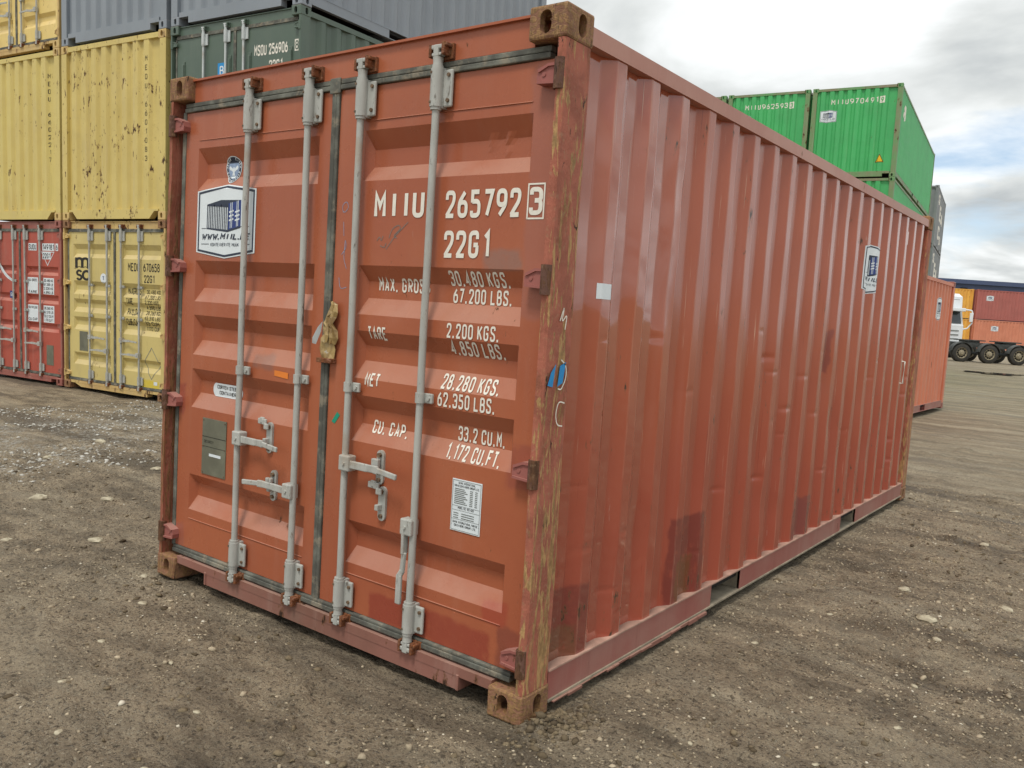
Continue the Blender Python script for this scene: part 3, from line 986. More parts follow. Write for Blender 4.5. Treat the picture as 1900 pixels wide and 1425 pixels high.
def container(name, label, m4, L=L20, H=H20, paint_m=None, frame_m=None, cast_m=None, front='door', fine=False, corr=CORR_T, group=None,
              door_m=None, post_m=None, side_rows=1, dent=None, hw=None, sill_m=None, rail_m=None, n_rods=4, seal=None, side_first=0.375, cut_sill=False, rods=(0, 1, 2, 3)):
    root = empty(name, m4)
    tag(root, label, 'shipping container', group)
    frame_m = frame_m or paint_m
    cast_m = cast_m or frame_m
    door_m = door_m or paint_m
    post_m = post_m or frame_m
    sill_m = sill_m or frame_m
    rail_m = rail_m or frame_m
    hw = hw or M['galv']
    dz = H - H20
    for sx in (0, 1):
        for sy in (0, 1):
            for sz in (0, 1):
                casting((sx, sy, sz), cast_m, root, (sx * W, sy * L, sz * H))
    # rear posts
    for sx in (0, 1):
        MB().box((0.003 if sx == 0 else W - 0.14, L - 0.16, CH), (0.14 if sx == 0 else W - 0.003, L - 0.003, H - CH), 0.012 if fine else 0).build('corner_post', post_m, root)
    # front posts
    for sx in (0, 1):
        X = (lambda d: d) if sx == 0 else (lambda d: W - d)
        m_ = MB()
        if front == 'door':
            poly = [(X(0.010), 0.004), (X(0.003), 0.012), (X(0.003), 0.165), (X(0.088), 0.165), (X(0.088), 0.082), (X(0.034), 0.082), (X(0.034), 0.004)]
            rows = 24 if fine else 1
            v, f = [], []
            n = len(poly)
            for j in range(rows + 1):
                z = CH + (H - 2 * CH) * j / rows
                wob = 0.0
                if fine and 0 < j < rows:
                    wob = 0.004 * math.sin(z * 7.1 + sx) + (0.010 * math.exp(-((z - 1.9) / 0.14) ** 2) if sx == 0 else 0) * -1
                for a, b in poly:
                    v.append((a + (wob if abs(a - X(0.003)) < 0.04 else 0) * (1 if sx == 0 else -0.5), b, z))
            for j in range(rows):
                for i in range(n):
                    f.append((j * n + i, j * n + (i + 1) % n, (j + 1) * n + (i + 1) % n, (j + 1) * n + i))
            f += [tuple(range(n)), tuple(reversed(range(rows * n, rows * n + n)))]
            m_.add(v, f)
        else:
            m_.box((min(X(0.003), X(0.13)), 0.003, CH), (max(X(0.003), X(0.13)), 0.16, H - CH))
        m_.build('corner_post', post_m if sx == 1 or not fine else M['post_l'], root)
    # side walls, rails
    for sx in (0, 1):
        X = (lambda d: d) if sx == 0 else (lambda d: W - d)
        prof = corr_profile(0.160, L - 0.155, side_first, 0.279, 0.070, 0.068, 0.036, 0.004 if fine else 0.003)
        corrugated('side_wall', prof, 0.160, 2.500 + dz, (lambda s_, d, z: (X(0.012 + d), s_, z)), paint_m, root, side_rows if sx == 1 else 1, dent if sx == 1 else None)
        tr = MB()
        n = 20 if fine else 1
        for k in range(n):
            a, b = CB - 0.004 + (L - 2 * CB + 0.008) * k / n, CB - 0.004 + (L - 2 * CB + 0.008) * (k + 1) / n
            tr.box((min(X(0.004), X(0.064)), a, 2.490 + dz), (max(X(0.004), X(0.064)), b, 2.553 + dz))
        tr.build('top_side_rail', frame_m, root)
        br = MB()
        pk = ((1.68, 2.07), (L - 2.07, L - 1.68)) if L < 7 else ((L / 2 - 1.2, L / 2 - 0.84), (L / 2 + 0.84, L / 2 + 1.2))
        ys = [CB - 0.004, pk[0][0], pk[0][1], pk[1][0], pk[1][1], L - CB + 0.004]
        for k in (0, 2, 4):
            br.box((min(X(0.006), X(0.02)), ys[k], 0.05), (max(X(0.006), X(0.02)), ys[k + 1], 0.1605))
        o = br.build('bottom_side_rail', rail_m, root)
        MB().box((min(X(0.002), X(0.055)), ys[0], 0.1608), (max(X(0.002), X(0.055)), ys[-1], 0.1675)).build('rail_flange', M['dusty_pink'] if fine else rail_m, o)
        MB().box((min(X(-0.001), X(0.06)), ys[0], 0.041), (max(X(-0.001), X(0.06)), ys[-1], 0.0497)).build('rail_flange', M['dusty'] if fine else rail_m, o)
        for a, b in pk:
            p_ = MB()
            for yy in (a - 0.006, b):
                p_.box((min(X(0.008), X(0.5)), yy, 0.0510), (max(X(0.008), X(0.5)), yy + 0.006, 0.1595))
            p_.box((min(X(0.0605), X(0.5)), a, 0.043), (max(X(0.0605), X(0.5)), b, 0.0495))
            p_.build('fork_pocket', M['dusty'] if fine else rail_m, o)
            MB().box((min(X(0.40), X(0.49)), a + .001, 0.0505), (max(X(0.40), X(0.49)), b - .001, 0.119)).build('pocket_shade', M['black'], o)  # black block stands in for the shade inside the pocket
    # floor, roof, back wall
    MB().box((0.03, 0.11, 0.120), (W - 0.03, L - 0.05, 0.158)).build('floor_frame', M['black'], root)
    MB().box((0.05, 0.09, 2.535 + dz), (W - 0.05, L - 0.06, 2.563 + dz)).build('roof_panel', paint_m, root)
    prof = corr_profile(0.12, W - 0.12, 0.26, 0.25, 0.11, 0.03, 0.04)
    corrugated('end_wall', prof, 0.13, 2.48 + dz, (lambda s_, d, z: (s_, L - 0.02 - d, z)), paint_m, root)
    MB().box((CA, L - 0.10, 2.47 + dz), (W - CA, L - 0.006, 2.57 + dz)).build('rear_header', frame_m, root)
    MB().box((CA, L - 0.10, 0.02), (W - CA, L - 0.006, 0.14)).build('rear_sill', frame_m, root)
    # front
    if front == 'door':
        hd_ = MB()
        hd_.box((CA, 0.045, 2.466 + dz), (W - CA, 0.11, 2.568 + dz))
        hd_.box((CA, 0.030, 2.5675 + dz), (W - CA, 0.14, 2.577 + dz))
        hd_.build('door_header', frame_m if not fine else M['main_door'], root)
        s_ = MB()
        s_.box((CA - 0.004, 0.018, 0.090), (W - CA + 0.004, 0.12, 0.128))
        if cut_sill:
            s_.prism([(0.42, 0.0905), (2.02, 0.0905), (2.02, 0.035), (0.42, 0.035)], 0.020, 0.11, 'xz')
            s_.prism([(0.25, .0905), (0.42, 0.0905), (0.42, 0.035)], 0.020, 0.11, 'xz')
        else:
            s_.prism([(0.42, 0.0905), (2.11, 0.0905), (2.105, 0.036), (0.425, 0.034)], 0.020, 0.11, 'xz')
            s_.box((0.410, 0.014, 0.034), (0.424, 0.11, 0.0985), 0.003)
            s_.box((2.106, 0.014, 0.034), (2.120, 0.11, 0.0985), 0.003)
        s_.build('door_sill', sill_m, root)
        # gaskets
        g_ = MB()
        zt0, zt1 = 2.420 + dz, 2.465 + dz
        g_.box((0.086, 0.037, zt0), (W - 0.086, 0.075, (zt0 + zt1) / 2 - .001), 0.004 if fine else 0)
        g_.box((0.086, 0.041, (zt0 + zt1) / 2 + .001), (W - 0.086, 0.075, zt1), 0.004 if fine else 0)
        g_.build('door_gasket', seal or M['rubber'], root)
        g_ = MB()
        g_.box((0.086, 0.033, 0.136), (W - 0.086, 0.075, 0.158), 0.004 if fine else 0)
        g_.box((0.086, 0.037, 0.158), (W - 0.086, 0.075, 0.172), 0.004 if fine else 0)
        g_.build('door_gasket', seal or M['rubber'], root)
        for xa, xb in ((0.060, 0.088), (W - 0.088, W - 0.060), (1.206, 1.252)):
            g_ = MB()
            g_.box((xa, 0.045 if xa < 1 else 0.068 if xa > 2 else 0.040, 0.166), (xb, 0.088, zt0 + 0.006), 0.004 if fine else 0)
            if 1 < xa < 2 and fine:
                g_.box((xa + 0.017, 0.0375, 0.166), (xa + 0.029, 0.05, zt0 + 0.0), 0.003)
            g_.build('door_gasket', seal or M['rubber'], root)
        co = [tuple(q + dz * (q / 2.2) for q in c_) for c_ in corr]
        dl = build_door(root, 0.090, 1.203, 0.200, 1.124, 0.174, zt0 - 0.002, door_m, co, 40 if fine else 3, door_dent if fine else None)
        dr = build_door(root, 1.255, W - 0.062, 1.415, 2.285, 0.174, zt0 - 0.002, door_m, co, 40 if fine else 3, door_dent if fine else None)
        for sx, d_ in ((0, dl), (1, dr)):
            for hz in HINGEZ:
                hinge(d_, sx, hz + dz * hz / 2.4, M['main_hinge'] if fine else frame_m, M['hinge_pin'] if fine else frame_m, fine)
        hs = [(0.829, 1), (0.640, -1), (0.831, 1), (0.630, -1)]
        for i, x in enumerate(RODX):
            if i not in rods:
                continue
            closed = not (fine and i == 3)
            lock_rod(root, x, i, hw, hw, M['rust_keeper'] if hw is M['galv'] else frame_m, M['bolt'], fine, 'closed' if closed else 'down', hs[i][0], hs[i][1], H)
        return root, dl, dr
    zt = 2.495 + dz
    prof = corr_profile(0.125, W - 0.125, 0.245, 0.243, 0.105, 0.042, 0.045)
    corrugated('front_wall', prof, 0.15, zt, (lambda s_, d, z: (s_, 0.012 + d, z)), paint_m, root)
    MB().box((CA, 0.006, zt), (W - CA, 0.10, 2.565 + dz)).build('front_header', frame_m, root)
    s_ = MB()
    if cut_sill:    # notched like a tunnel: triangular cut-outs by both corners
        s_.prism([(CA, 0.155), (W - CA, 0.155), (W - CA, 0.125), (W - CA - 0.09, 0.125), (W - CA - 0.20, 0.018), (CA + 0.20, 0.018), (CA + 0.09, 0.125), (CA, 0.125)][::-1], 0.006, 0.10, 'xz')
    else:
        s_.box((CA, 0.006, 0.105), (W - CA, 0.10, 0.17))
        s_.box((CA + 0.19, 0.004, 0.02), (W - CA - 0.19, 0.10, 0.1055))
    s_.build('front_sill', sill_m, root)
    return root, None, None


# ------------------------------------------------------------------ ground
def vnoise(x, y, seed):
    r_ = np.random.default_rng(seed).random((256, 256))
    xi, yi = np.floor(x).astype(int), np.floor(y).astype(int)
    fx, fy = x - xi, y - yi
    fx, fy = fx * fx * (3 - 2 * fx), fy * fy * (3 - 2 * fy)
    g = lambda a, b: r_[a % 256, b % 256]
    return (g(xi, yi) * (1 - fx) * (1 - fy) + g(xi + 1, yi) * fx * (1 - fy) + g(xi, yi + 1) * (1 - fx) * fy + g(xi + 1, yi + 1) * fx * fy) * 2 - 1


def sstep(a, b, v):
    t_ = np.clip((v - a) / (b - a), 0, 1)
    return t_ * t_ * (3 - 2 * t_)


def ground_z(x, y):
    z = -0.15 * sstep(-3.0, -8.5, x) * (1 - sstep(12, 20, y))
    z = z + 0.22 * sstep(12, 42, y) + 0.25 * sstep(62, 74, y)
    near = 1 - sstep(9, 18, np.hypot(x - 2, y - 1))
    ca, sa = math.cos(0.5), math.sin(0.5)
    u, v = x * ca + y * sa, -x * sa + y * ca
    n = 0.020 * vnoise(u * 0.8, v * 1.3, 1) + 0.012 * vnoise(u * 2.3, v * 4.0, 2)
    n2 = 0.008 * vnoise(x * 7, y * 7, 3) + 0.010 * np.abs(vnoise(x * 13, y * 13, 4)) + 0.007 * vnoise(x * 25, y * 25, 5) + 0.006 * np.abs(vnoise(x * 41 + 3, y * 41, 15)) * (0.4 + 0.6 * (vnoise(x * 1.7, y * 2.9, 16) > -0.1))
    clod = np.clip(vnoise(x * 10, y * 10, 6) * 0.6 + vnoise(x * 3, y * 3, 7) * 0.7 - 0.45, 0, 1) * 0.035
    z = z + n + (n2 + clod) * near - 0.012
    # under and around the big container the soil stays below its base
    dx = np.maximum(np.maximum(-0.05 - x, x - 2.48), 0)
    dy = np.maximum(np.maximum(-0.05 - y, y - 6.1), 0)
    k = 1 - sstep(0.0, 0.35, np.hypot(dx, dy))
    z = z * (1 - k) + np.minimum(z, -0.004 + 0.006 * vnoise(x * 9, y * 9, 9)) * k
    # mud heaped at the near corner
    z = z + 0.035 * np.exp(-(((x - 2.50) / 0.07) ** 2 + ((y - 0.02) / 0.16) ** 2)) * (1 + 0.8 * vnoise(x * 22, y * 22, 12))
    return z


def axis(lo, hi, st, far):
    a = list(np.arange(lo, hi + 1e-6, st))
    out, d, v = [], st, hi
    while v < far:
        d *= 1.10
        v += d
        out.append(v)
    o2, d, v = [], st, lo
    while v > -far:
        d *= 1.10
        v -= d
        o2.append(v)
    return np.array(o2[::-1] + a + out)


gx, gy = axis(-3.5, 5.5, 0.019, 1500), axis(-2.2, 7.0, 0.019, 1500)
XX, YY = np.meshgrid(gx, gy)
ZZ = ground_z(XX, YY)
nx_, ny_ = len(gx), len(gy)
me = bpy.data.meshes.new('ground')
vv = np.stack([XX.ravel(), YY.ravel(), ZZ.ravel()], 1).astype(np.float32)
ii = (np.arange(ny_ - 1)[:, None] * nx_ + np.arange(nx_ - 1)[None]).ravel()
ff = np.stack([ii, ii + 1, ii + nx_ + 1, ii + nx_], 1).astype(np.int32)
me.vertices.add(len(vv))
me.vertices.foreach_set('co', vv.ravel())
me.loops.add(ff.size)
me.loops.foreach_set('vertex_index', ff.ravel())
me.polygons.add(len(ff))
me.polygons.foreach_set('loop_start', np.arange(len(ff), dtype=np.int32) * 4)
me.polygons.foreach_set('use_smooth', np.ones(len(ff), dtype=bool))
me.update(calc_edges=True)
ground = bpy.data.objects.new('ground', me)
COL.objects.link(ground)
ground['kind'] = 'structure'

t = NT('gravelly_soil')
co = t.co
nb = t.noise(0.5, 6, 0.6, co)
nm = t.noise(3.2, 6, 0.65, t.vmap(sc=(1, 1.6, 1), rot=(0, 0, 0.5)))
nf = t.noise(26, 6, 0.7, co)
nt = t.noise(1.0, 5, 0.6, t.vmap(sc=(0.35, 3.0, 1), rot=(0, 0, -0.62)))
col = t.mix(t.step(nm, 0.35, 0.68), srgb(112, 98, 79), srgb(176, 158, 132))
col = t.mix(t.math('MULTIPLY', t.step(nb, 0.38, 0.66), 0.42), col, srgb(178, 162, 137))
col = t.mix(t.math('MULTIPLY', t.step(nt, 0.48, 0.7), 0.4), col, srgb(198, 185, 160))
col = t.mix(t.math('MULTIPLY', t.step(nf, 0.50, 0.72), 0.6), col, srgb(84, 73, 60))  # dark soil flecks, deepened to paint tiny shadows between stones
col = t.mix(t.math('MULTIPLY', t.step(t.noise(70, 5, 0.7), 0.52, 0.68), 0.6), col, srgb(196, 185, 162))
col = t.mix(t.math('MULTIPLY', t.step(t.noise(48, 6, 0.72, t.vmap(loc=(4, 9, 1))), 0.53, 0.62), 0.8), col, srgb(62, 53, 42))  # darkened in the bump's hollows: crevice shade painted into the soil colour
col = t.mix(t.math('MULTIPLY', t.step(t.noise(110, 4, 0.7, t.vmap(loc=(1, 5, 2))), 0.56, 0.64), 0.7), col, srgb(58, 50, 40))  # finer flecks of the same painted micro-shadow
vd = t.voro(85, co)
vc = t.voro(85, co, out='Color')
peb = t.math('MULTIPLY', t.math('SUBTRACT', 1.0, t.step(vd, 0.20, 0.36)), t.step(t.sepxyz(vc)[0], 0.60, 0.68))
col = t.mix(t.math('MULTIPLY', peb, 0.7), col, t.mix(t.sepxyz(vc)[1], srgb(110, 102, 88), srgb(188, 180, 164)))
band = t.noise(1.0, 5, 0.62, t.vmap(sc=(0.30, 1.5, 1), rot=(0, 0, -0.62), loc=(3, 1, 0)))
col = t.mix(t.math('MULTIPLY', t.step(band, 0.50, 0.62), 0.6), col, srgb(70, 60, 48))
col = t.mix(t.math('MULTIPLY', t.math('SUBTRACT', 1.0, t.step(band, 0.36, 0.46)), 0.30), col, srgb(174, 162, 140))
# pale crushed stone strewn in front of the yellow stack
sx_ = t.sepxyz()
pg = t.math('MULTIPLY', t.math('MULTIPLY', t.math('SUBTRACT', 1.0, t.step(sx_[0], -3.6, -2.6)), t.step(sx_[0], -6.6, -5.2)), t.step(t.noise(1.6, 5, 0.6), 0.40, 0.6))
col = t.mix(t.math('MULTIPLY', pg, t.math('MULTIPLY', t.step(t.noise(24, 5, 0.75), 0.46, 0.60), 0.65)), col, srgb(196, 194, 186))
ruts = t.noise(1.0, 6, 0.7, t.vmap(sc=(0.5, 4.5, 1), rot=(0, 0, -0.75), loc=(1, 7, 0)))
col = t.mix(t.math('MULTIPLY', t.math('MULTIPLY', t.step(ruts, 0.5, 0.6), t.step(sx_[1], 5.0, 11.0)), 0.55), col, srgb(82, 71, 57))
# the beaten track to the right is paler
pt = t.step(t.math('ADD', sx_[1], t.math('MULTIPLY', t.noise(0.4, 4, 0.6), 4)), 7.0, 13.0)
col = t.mix(t.math('MULTIPLY', pt, 0.42), col, t.mix(t.step(nt, 0.4, 0.65), srgb(150, 138, 114), srgb(186, 176, 152)))
h = t.math('ADD', t.math('MULTIPLY', t.noise(48, 6, 0.72, t.vmap(loc=(4, 9, 1))), -1.2), t.math('ADD', t.math('MULTIPLY', nf, 1.4), t.math('ADD', t.math('MULTIPLY', peb, 0.6), t.math('MULTIPLY', t.noise(75, 5, 0.7), 0.7))))
t.bump(h, 1.0, 0.022)
M['ground'] = t.fin(col, t.math('SUBTRACT', t.math('ADD', 0.60, t.math('MULTIPLY', nm, 0.5), clamp=True), t.math('MULTIPLY', t.step(band, 0.52, 0.64), 0.25)), 0, 0.35)
me.materials.append(M['ground'])

# loose gravel: real little stones, too many to count
t = NT('loose_stone')
gi = t.n.new('ShaderNodeNewGeometry')
ri = gi.outputs['Random Per Island']
c1 = t.mix(ri, srgb(92, 80, 64), srgb(190, 175, 149))
c1 = t.mix(t.step(ri, 0.95, 0.97), c1, srgb(204, 196, 178))
c1 = t.mix(t.math('MULTIPLY', t.step(t.noise(60, 4, 0.6), 0.5, 0.7), 0.35), c1, srgb(96, 86, 72))
M['stone'] = t.fin(c1, 0.8, 0, 0.35)
PHI = (1 + 5 ** 0.5) / 2
ICO_V = np.array([(-1, PHI, 0), (1, PHI, 0), (-1, -PHI, 0), (1, -PHI, 0), (0, -1, PHI), (0, 1, PHI), (0, -1, -PHI), (0, 1, -PHI), (PHI, 0, -1), (PHI, 0, 1), (-PHI, 0, -1), (-PHI, 0, 1)]) / math.sqrt(1 + PHI * PHI)
ICO_F = np.array([(0, 11, 5), (0, 5, 1), (0, 1, 7), (0, 7, 10), (0, 10, 11), (1, 5, 9), (5, 11, 4), (11, 10, 2), (10, 7, 6), (7, 1, 8), (3, 9, 4), (3, 4, 2), (3, 2, 6), (3, 6, 8), (3, 8, 9), (4, 9, 5), (2, 4, 11), (6, 2, 10), (8, 6, 7), (9, 8, 1)])


def scatter(name, px, py, size, mat, seed):
    r_ = np.random.default_rng(seed)
    n = len(px)
    pz = ground_z(px, py)
    v = ICO_V[None] * (1 + 0.28 * r_.standard_normal((n, 12, 1)).clip(-1.5, 1.5))
    sc_ = size[:, None] * np.stack([np.ones(n), r_.uniform(0.55, 0.95, n), r_.uniform(0.35, 0.7, n)], 1)
    v = v * sc_[:, None, :]
    a = r_.uniform(0, 6.28, n)
    ca, sa = np.cos(a)[:, None], np.sin(a)[:, None]
    x, y = v[..., 0] * ca - v[..., 1] * sa, v[..., 0] * sa + v[..., 1] * ca
    z = v[..., 2] + (x * r_.uniform(-.3, .3, (n, 1)))
    v = np.stack([x + px[:, None], y + py[:, None], z + (pz + size * r_.uniform(-0.1, 0.22, n))[:, None]], 2).reshape(-1, 3).astype(np.float32)
    f = (ICO_F[None] + (np.arange(n) * 12)[:, None, None]).reshape(-1, 3).astype(np.int32)
    m_ = bpy.data.meshes.new(name)
    m_.vertices.add(len(v))
    m_.vertices.foreach_set('co', v.ravel())
    m_.loops.add(f.size)
    m_.loops.foreach_set('vertex_index', f.ravel())
    m_.polygons.add(len(f))
    m_.polygons.foreach_set('loop_start', np.arange(len(f), dtype=np.int32) * 3)
    m_.update(calc_edges=True)
    m_.materials.append(mat)
    o = bpy.data.objects.new(name, m_)
    COL.objects.link(o)
    return o


def outside(px, py):
    k = ~((px > -0.02) & (px < 2.46) & (py > -0.02) & (py < 6.08))
    return px[k], py[k]


N = 130000
px_, py_ = outside(rng.uniform(-4, 5, N), rng.uniform(-2.2, 7, N))
clump = vnoise(px_ * 1.1, py_ * 1.1, 21) + 0.6 * vnoise(px_ * 3.7, py_ * 3.7, 22)
k = clump > rng.uniform(-1.0, 1.2, len(px_))
px_, py_ = px_[k], py_[k]
size = 0.0035 + 0.0055 * rng.random(len(px_)) ** 2 + 0.012 * (rng.random(len(px_)) > 0.95) * rng.random(len(px_))
g1 = scatter('gravel', px_, py_, size, M['stone'], 5)
tag(g1, 'small loose pebbles strewn over the muddy yard', 'gravel', kind='stuff')
# crumbled clods of darker soil
N = 9000
px_, py_ = outside(rng.uniform(-3.5, 5, N), rng.uniform(-2.0, 6.5, N))
k = vnoise(px_ * 0.9 + 7, py_ * 1.6, 41) + 0.6 * vnoise(px_ * 3.1, py_ * 3.1, 42) > rng.uniform(-0.35, 1.3, len(px_))
px_, py_ = px_[k], py_[k]
t = NT('soil_clod')
gi = t.n.new('ShaderNodeNewGeometry')
c1 = t.mix(gi.outputs['Random Per Island'], srgb(84, 73, 58), srgb(132, 118, 95))
c1 = t.mix(t.math('MULTIPLY', t.step(t.noise(90, 4, 0.7), 0.5, 0.65), 0.5), c1, srgb(64, 54, 42))
t.bump(t.noise(120, 5, 0.7), 0.6, 0.006)
M['clod'] = t.fin(c1, 0.95, 0, 0.2)
g3 = scatter('soil_clods', px_, py_, 0.007 + 0.016 * rng.random(len(px_)) ** 2.5, M['clod'], 9)
tag(g3, 'crumbled clods of dark soil over the yard', 'soil clods', kind='stuff')
# crushed stone band
N = 9000
px_, py_ = rng.uniform(-7.5, -2.6, N), rng.uniform(-1.5, 4.6, N)
k = vnoise(px_ * 0.9, py_ * 0.9, 31) + 0.5 * vnoise(px_ * 2.5, py_ * 2.5, 32) > rng.uniform(-0.7, 1.1, N)
px_, py_ = px_[k], py_[k]
t = NT('pale_crushed_stone')
gi = t.n.new('ShaderNodeNewGeometry')
M['pale'] = t.fin(t.mix(gi.outputs['Random Per Island'], srgb(134, 128, 116), srgb(206, 204, 196)), 0.85, 0, 0.3)
g2 = scatter('crushed_stone', px_, py_, 0.008 + 0.016 * rng.random(len(px_)) ** 2, M['pale'], 6)
tag(g2, 'pale crushed stone scattered before the yellow and red stack', 'crushed stone', kind='stuff')
N = 320
px_ = 2.50 + 0.05 * rng.standard_normal(N) + 0.02
py_ = 0.10 + 0.13 * rng.standard_normal(N)
k = (px_ > 2.455) | (py_ < -0.02)
g4 = scatter('mud_heap', px_[k], py_[k], 0.006 + 0.016 * rng.random(k.sum()) ** 3, M['clod'], 13)
tag(g4, 'small heap of broken mud at the near bottom corner of the container', 'mud', kind='stuff')
# single larger stones lying in the soil: parts of the ground
STONES = [(-3.35, 0.95, .05), (-2.05, .30, .07), (-1.7, .62, .05), (-0.75, .05, .05), (-1.15, -.28, .035), (-0.5, .55, .045), (.06, .36, .035), (-.02, -.06, .032), (0.62, -.62, .02), (1.05, -.55, .016),
          (.9, -.92, .017), (1.5, -.72, .016), (1.72, -1.05, .014), (1.30, -1.12, .018), (.35, -.28, .025), (2.1, -.62, .012), (2.30, -.55, .010), (2.62, -.38, .014), (2.82, -.28, .012), (3.0, .02, .018), (3.2, .22, .017), (2.95, .35, .014),
          (3.35, .52, .014), (2.85, .78, .013), (3.15, 1.1, .016), (3.5, 1.05, .02), (3.32, 2.5, .055), (3.1, 3.0, .045), (3.42, 2.25, .03), (3.62, 3.15, .045), (3.3, 4.6, .04), (2.9, 5.9, .04), (3.45, 1.6, .02), (3.6, 1.95, .018), (2.75, 1.5, .02), (2.9, 2.2, .02),
          (-4.4, .2, .06), (-2.9, -.5, .05), (-3.9, 1.7, .07), (-2.4, 1.4, .05)]
t = NT('flat_pale_stone')
c1 = t.mix(t.step(t.noise(22, 5, 0.65), 0.35, 0.65), srgb(150, 140, 118), srgb(196, 188, 164))
c1 = t.mix(t.math('MULTIPLY', t.step(t.noise(9, 4, 0.6), 0.5, 0.66), 0.5), c1, srgb(120, 108, 90))
t.bump(t.noise(70, 5, 0.7), 0.4, 0.004)
M['bigstone'] = t.fin(c1, 0.85, 0, 0.3)
for x_, y_, s_ in STONES:
    bm = bmesh.new()
    bmesh.ops.create_icosphere(bm, subdivisions=2, radius=1)
    a = random.uniform(0, 6.28)
    ex = random.uniform(0.55, 0.8)
    for v in bm.verts:
        j = 1 + 0.14 * math.sin(v.co.x * 5 + a) * math.cos(v.co.y * 4 - a) + random.uniform(-.07, .07)
        v.co = Vector((v.co.x * s_ * j, v.co.y * s_ * ex * j, v.co.z * s_ * 0.36 * j))
    bmesh.ops.rotate(bm, verts=bm.verts, matrix=Matrix.Rotation(a, 3, 'Z'))
    m_ = bpy.data.meshes.new('stone')
    bm.to_mesh(m_)
    bm.free()
    m_.materials.append(M['bigstone'])
    o = bpy.data.objects.new('stone', m_)
    COL.objects.link(o)
    o.parent = ground
    o.location = (x_, y_, float(ground_z(np.array([x_]), np.array([y_]))[0]) + s_ * 0.02)

# ------------------------------------------------------------------ the big container in front
DENTS = [(0.85, 0.62, .10, .16, .014), (1.05, 1.25, .06, .30, .012), (1.62, .62, .12, .2, .010), (2.15, .85, .12, .18, .014), (2.35, .45, .1, .12, .012), (2.7, .9, .14, .2, .016),
         (3.0, .62, .1, .15, .014), (3.3, 1.1, .16, .22, .016), (3.55, .95, .12, .12, .018), (3.9, .7, .15, .2, .014), (4.3, 1.0, .15, .25, .012), (1.92, .35, .1, .12, .010), (0.62, .30, .08, .12, .008),
         (4.6, .6, .12, .14, .010), (3.65, 2.2, .08, .12, .014), (1.0, 2.2, .07, .1, .010), (0.43, 2.25, .05, .12, .010), (0.95, 1.55, .05, .25, .010), (5.0, .8, .12, .2, .008), (2.6, .35, .1, .1, .012)]
drng = random.Random(3)
DENTS = [(a, b + drng.uniform(-.15, .15), sa * .8, sb, dp * .6) for a, b, sa, sb, dp in DENTS]
for _ in range(46):     # short creases
    kf = drng.randrange(20)
    DENTS.append((0.375 + .279 * kf + drng.uniform(-.07, .12), .22 + 1.3 * drng.random() ** 1.4, drng.uniform(.02, .05), drng.uniform(.007, .016), drng.uniform(.002, .007)))


def side_dent(y, z):
    d = 0.0
    for a, b, sa, sb, dp in DENTS:
        u, w_ = (y - a) / sa, (z - b) / sb
        q = u * u + w_ * w_
        if q < 9:
            d += dp * math.exp(-q)
    return d + 0.0022 * math.sin(y * 2.3 + z * 1.7) * math.sin(z * 3.1 + y) + 0.0012 * math.sin(z * 11 + y * 17)


main, DL, DR = container('shipping_container', 'large rust red container in the foreground with white lettering on its closed doors', Matrix.Identity(4), paint_m=M['main_side'], frame_m=M['main_frame'],
                         cast_m=M['casting'], front='door', fine=True, corr=CORR, door_m=M['main_door'], post_m=M['post'], side_rows=220, dent=side_dent, sill_m=M['main_sill'], rail_m=M['main_rail'])

# handle retainers
retainer(main, 0.862, 0.862, M['galv'], M['bolt'], True, -1)
retainer(main, 0.905, 0.640, M['galv'], M['bolt'], False)
retainer(main, 1.607, 0.842, M['galv'], M['bolt'], False)
retainer(main, 1.628, 0.690, M['galv'], M['bolt'], True, -1)
# weld beads on the doors
for d_, xa, xb in ((DL, 0.205, 1.12), (DR, 1.42, 2.28)):
    for z in (2.277, 0.335):
        MB().tube([(xa, YD - 0.0005, z), ((xa + xb) / 2, YD - 0.0005, z + 0.001), (xb, YD - 0.0005, z)], 0.0026, 6).build('weld_bead', M['main_door'], d_)
# drip mouldings over the gasket joint (centre cover strip)
MB().box((1.196, 0.0335, 2.405), (1.262, 0.0405, 2.470), 0.003).build('door_gasket', M['rubber'], main)

zc_ = [(1, q) for c_ in CORR for q in c_]
on_door = lambda a, b, lift: (a, YD + (door_depth(b) if (0.2 < a < 1.124 or 1.415 < a < 2.285) else 0.0) - lift, b)


def door_text(s_, x, z, h, width=None, door=DR, right=None, mat='white', weight=0.14, slant=0.0, gap=0.78, aspect=0.40):
    for wd in range(s_.count(' ') + 1):
        q, w_ = text2d(s_, h, aspect, weight, gap, slant, wd)
        k = (width / w_) if width else 1
        if right is not None:
            x = right - w_ * k
        q = [(i, tuple((x + p[0] * k, z + p[1]) for p in f)) for i, f in q]
        drape('lettering', q, M[mat], door, on_door, zc_)


door_text('MIIU', 1.500, 1.872, 0.108, 0.265, weight=0.17)
door_text('265792', 1.895, 1.868, 0.106, 0.352, weight=0.165)
door_text('3', 2.301, 1.874, 0.100, 0.042, weight=0.165)
drape('check_digit_frame', [(i, q) for i, q in enumerate(ribbon([(2.286, 1.862), (2.357, 1.862), (2.357, 1.985), (2.286, 1.985)], 0.006, True))], M['white'], DR, on_door, zc_)
door_text('22G1', 1.897, 1.715, 0.105, 0.215, weight=0.165)
door_text('MAX. GROSS', 1.510, 1.571, 0.058, 0.285, weight=0.15)
door_text('30.480 KGS.', 1.905, 1.608, 0.058, right=2.205, width=0.29, weight=0.15)
door_text('67.200 LBS.', 1.92, 1.541, 0.058, right=2.212, width=0.285, weight=0.15)
door_text('TARE', 1.488, 1.366, 0.056, 0.102, weight=0.16)
door_text('2.200 KGS.', 1.93, 1.404, 0.058, right=2.188, width=0.255, weight=0.15)
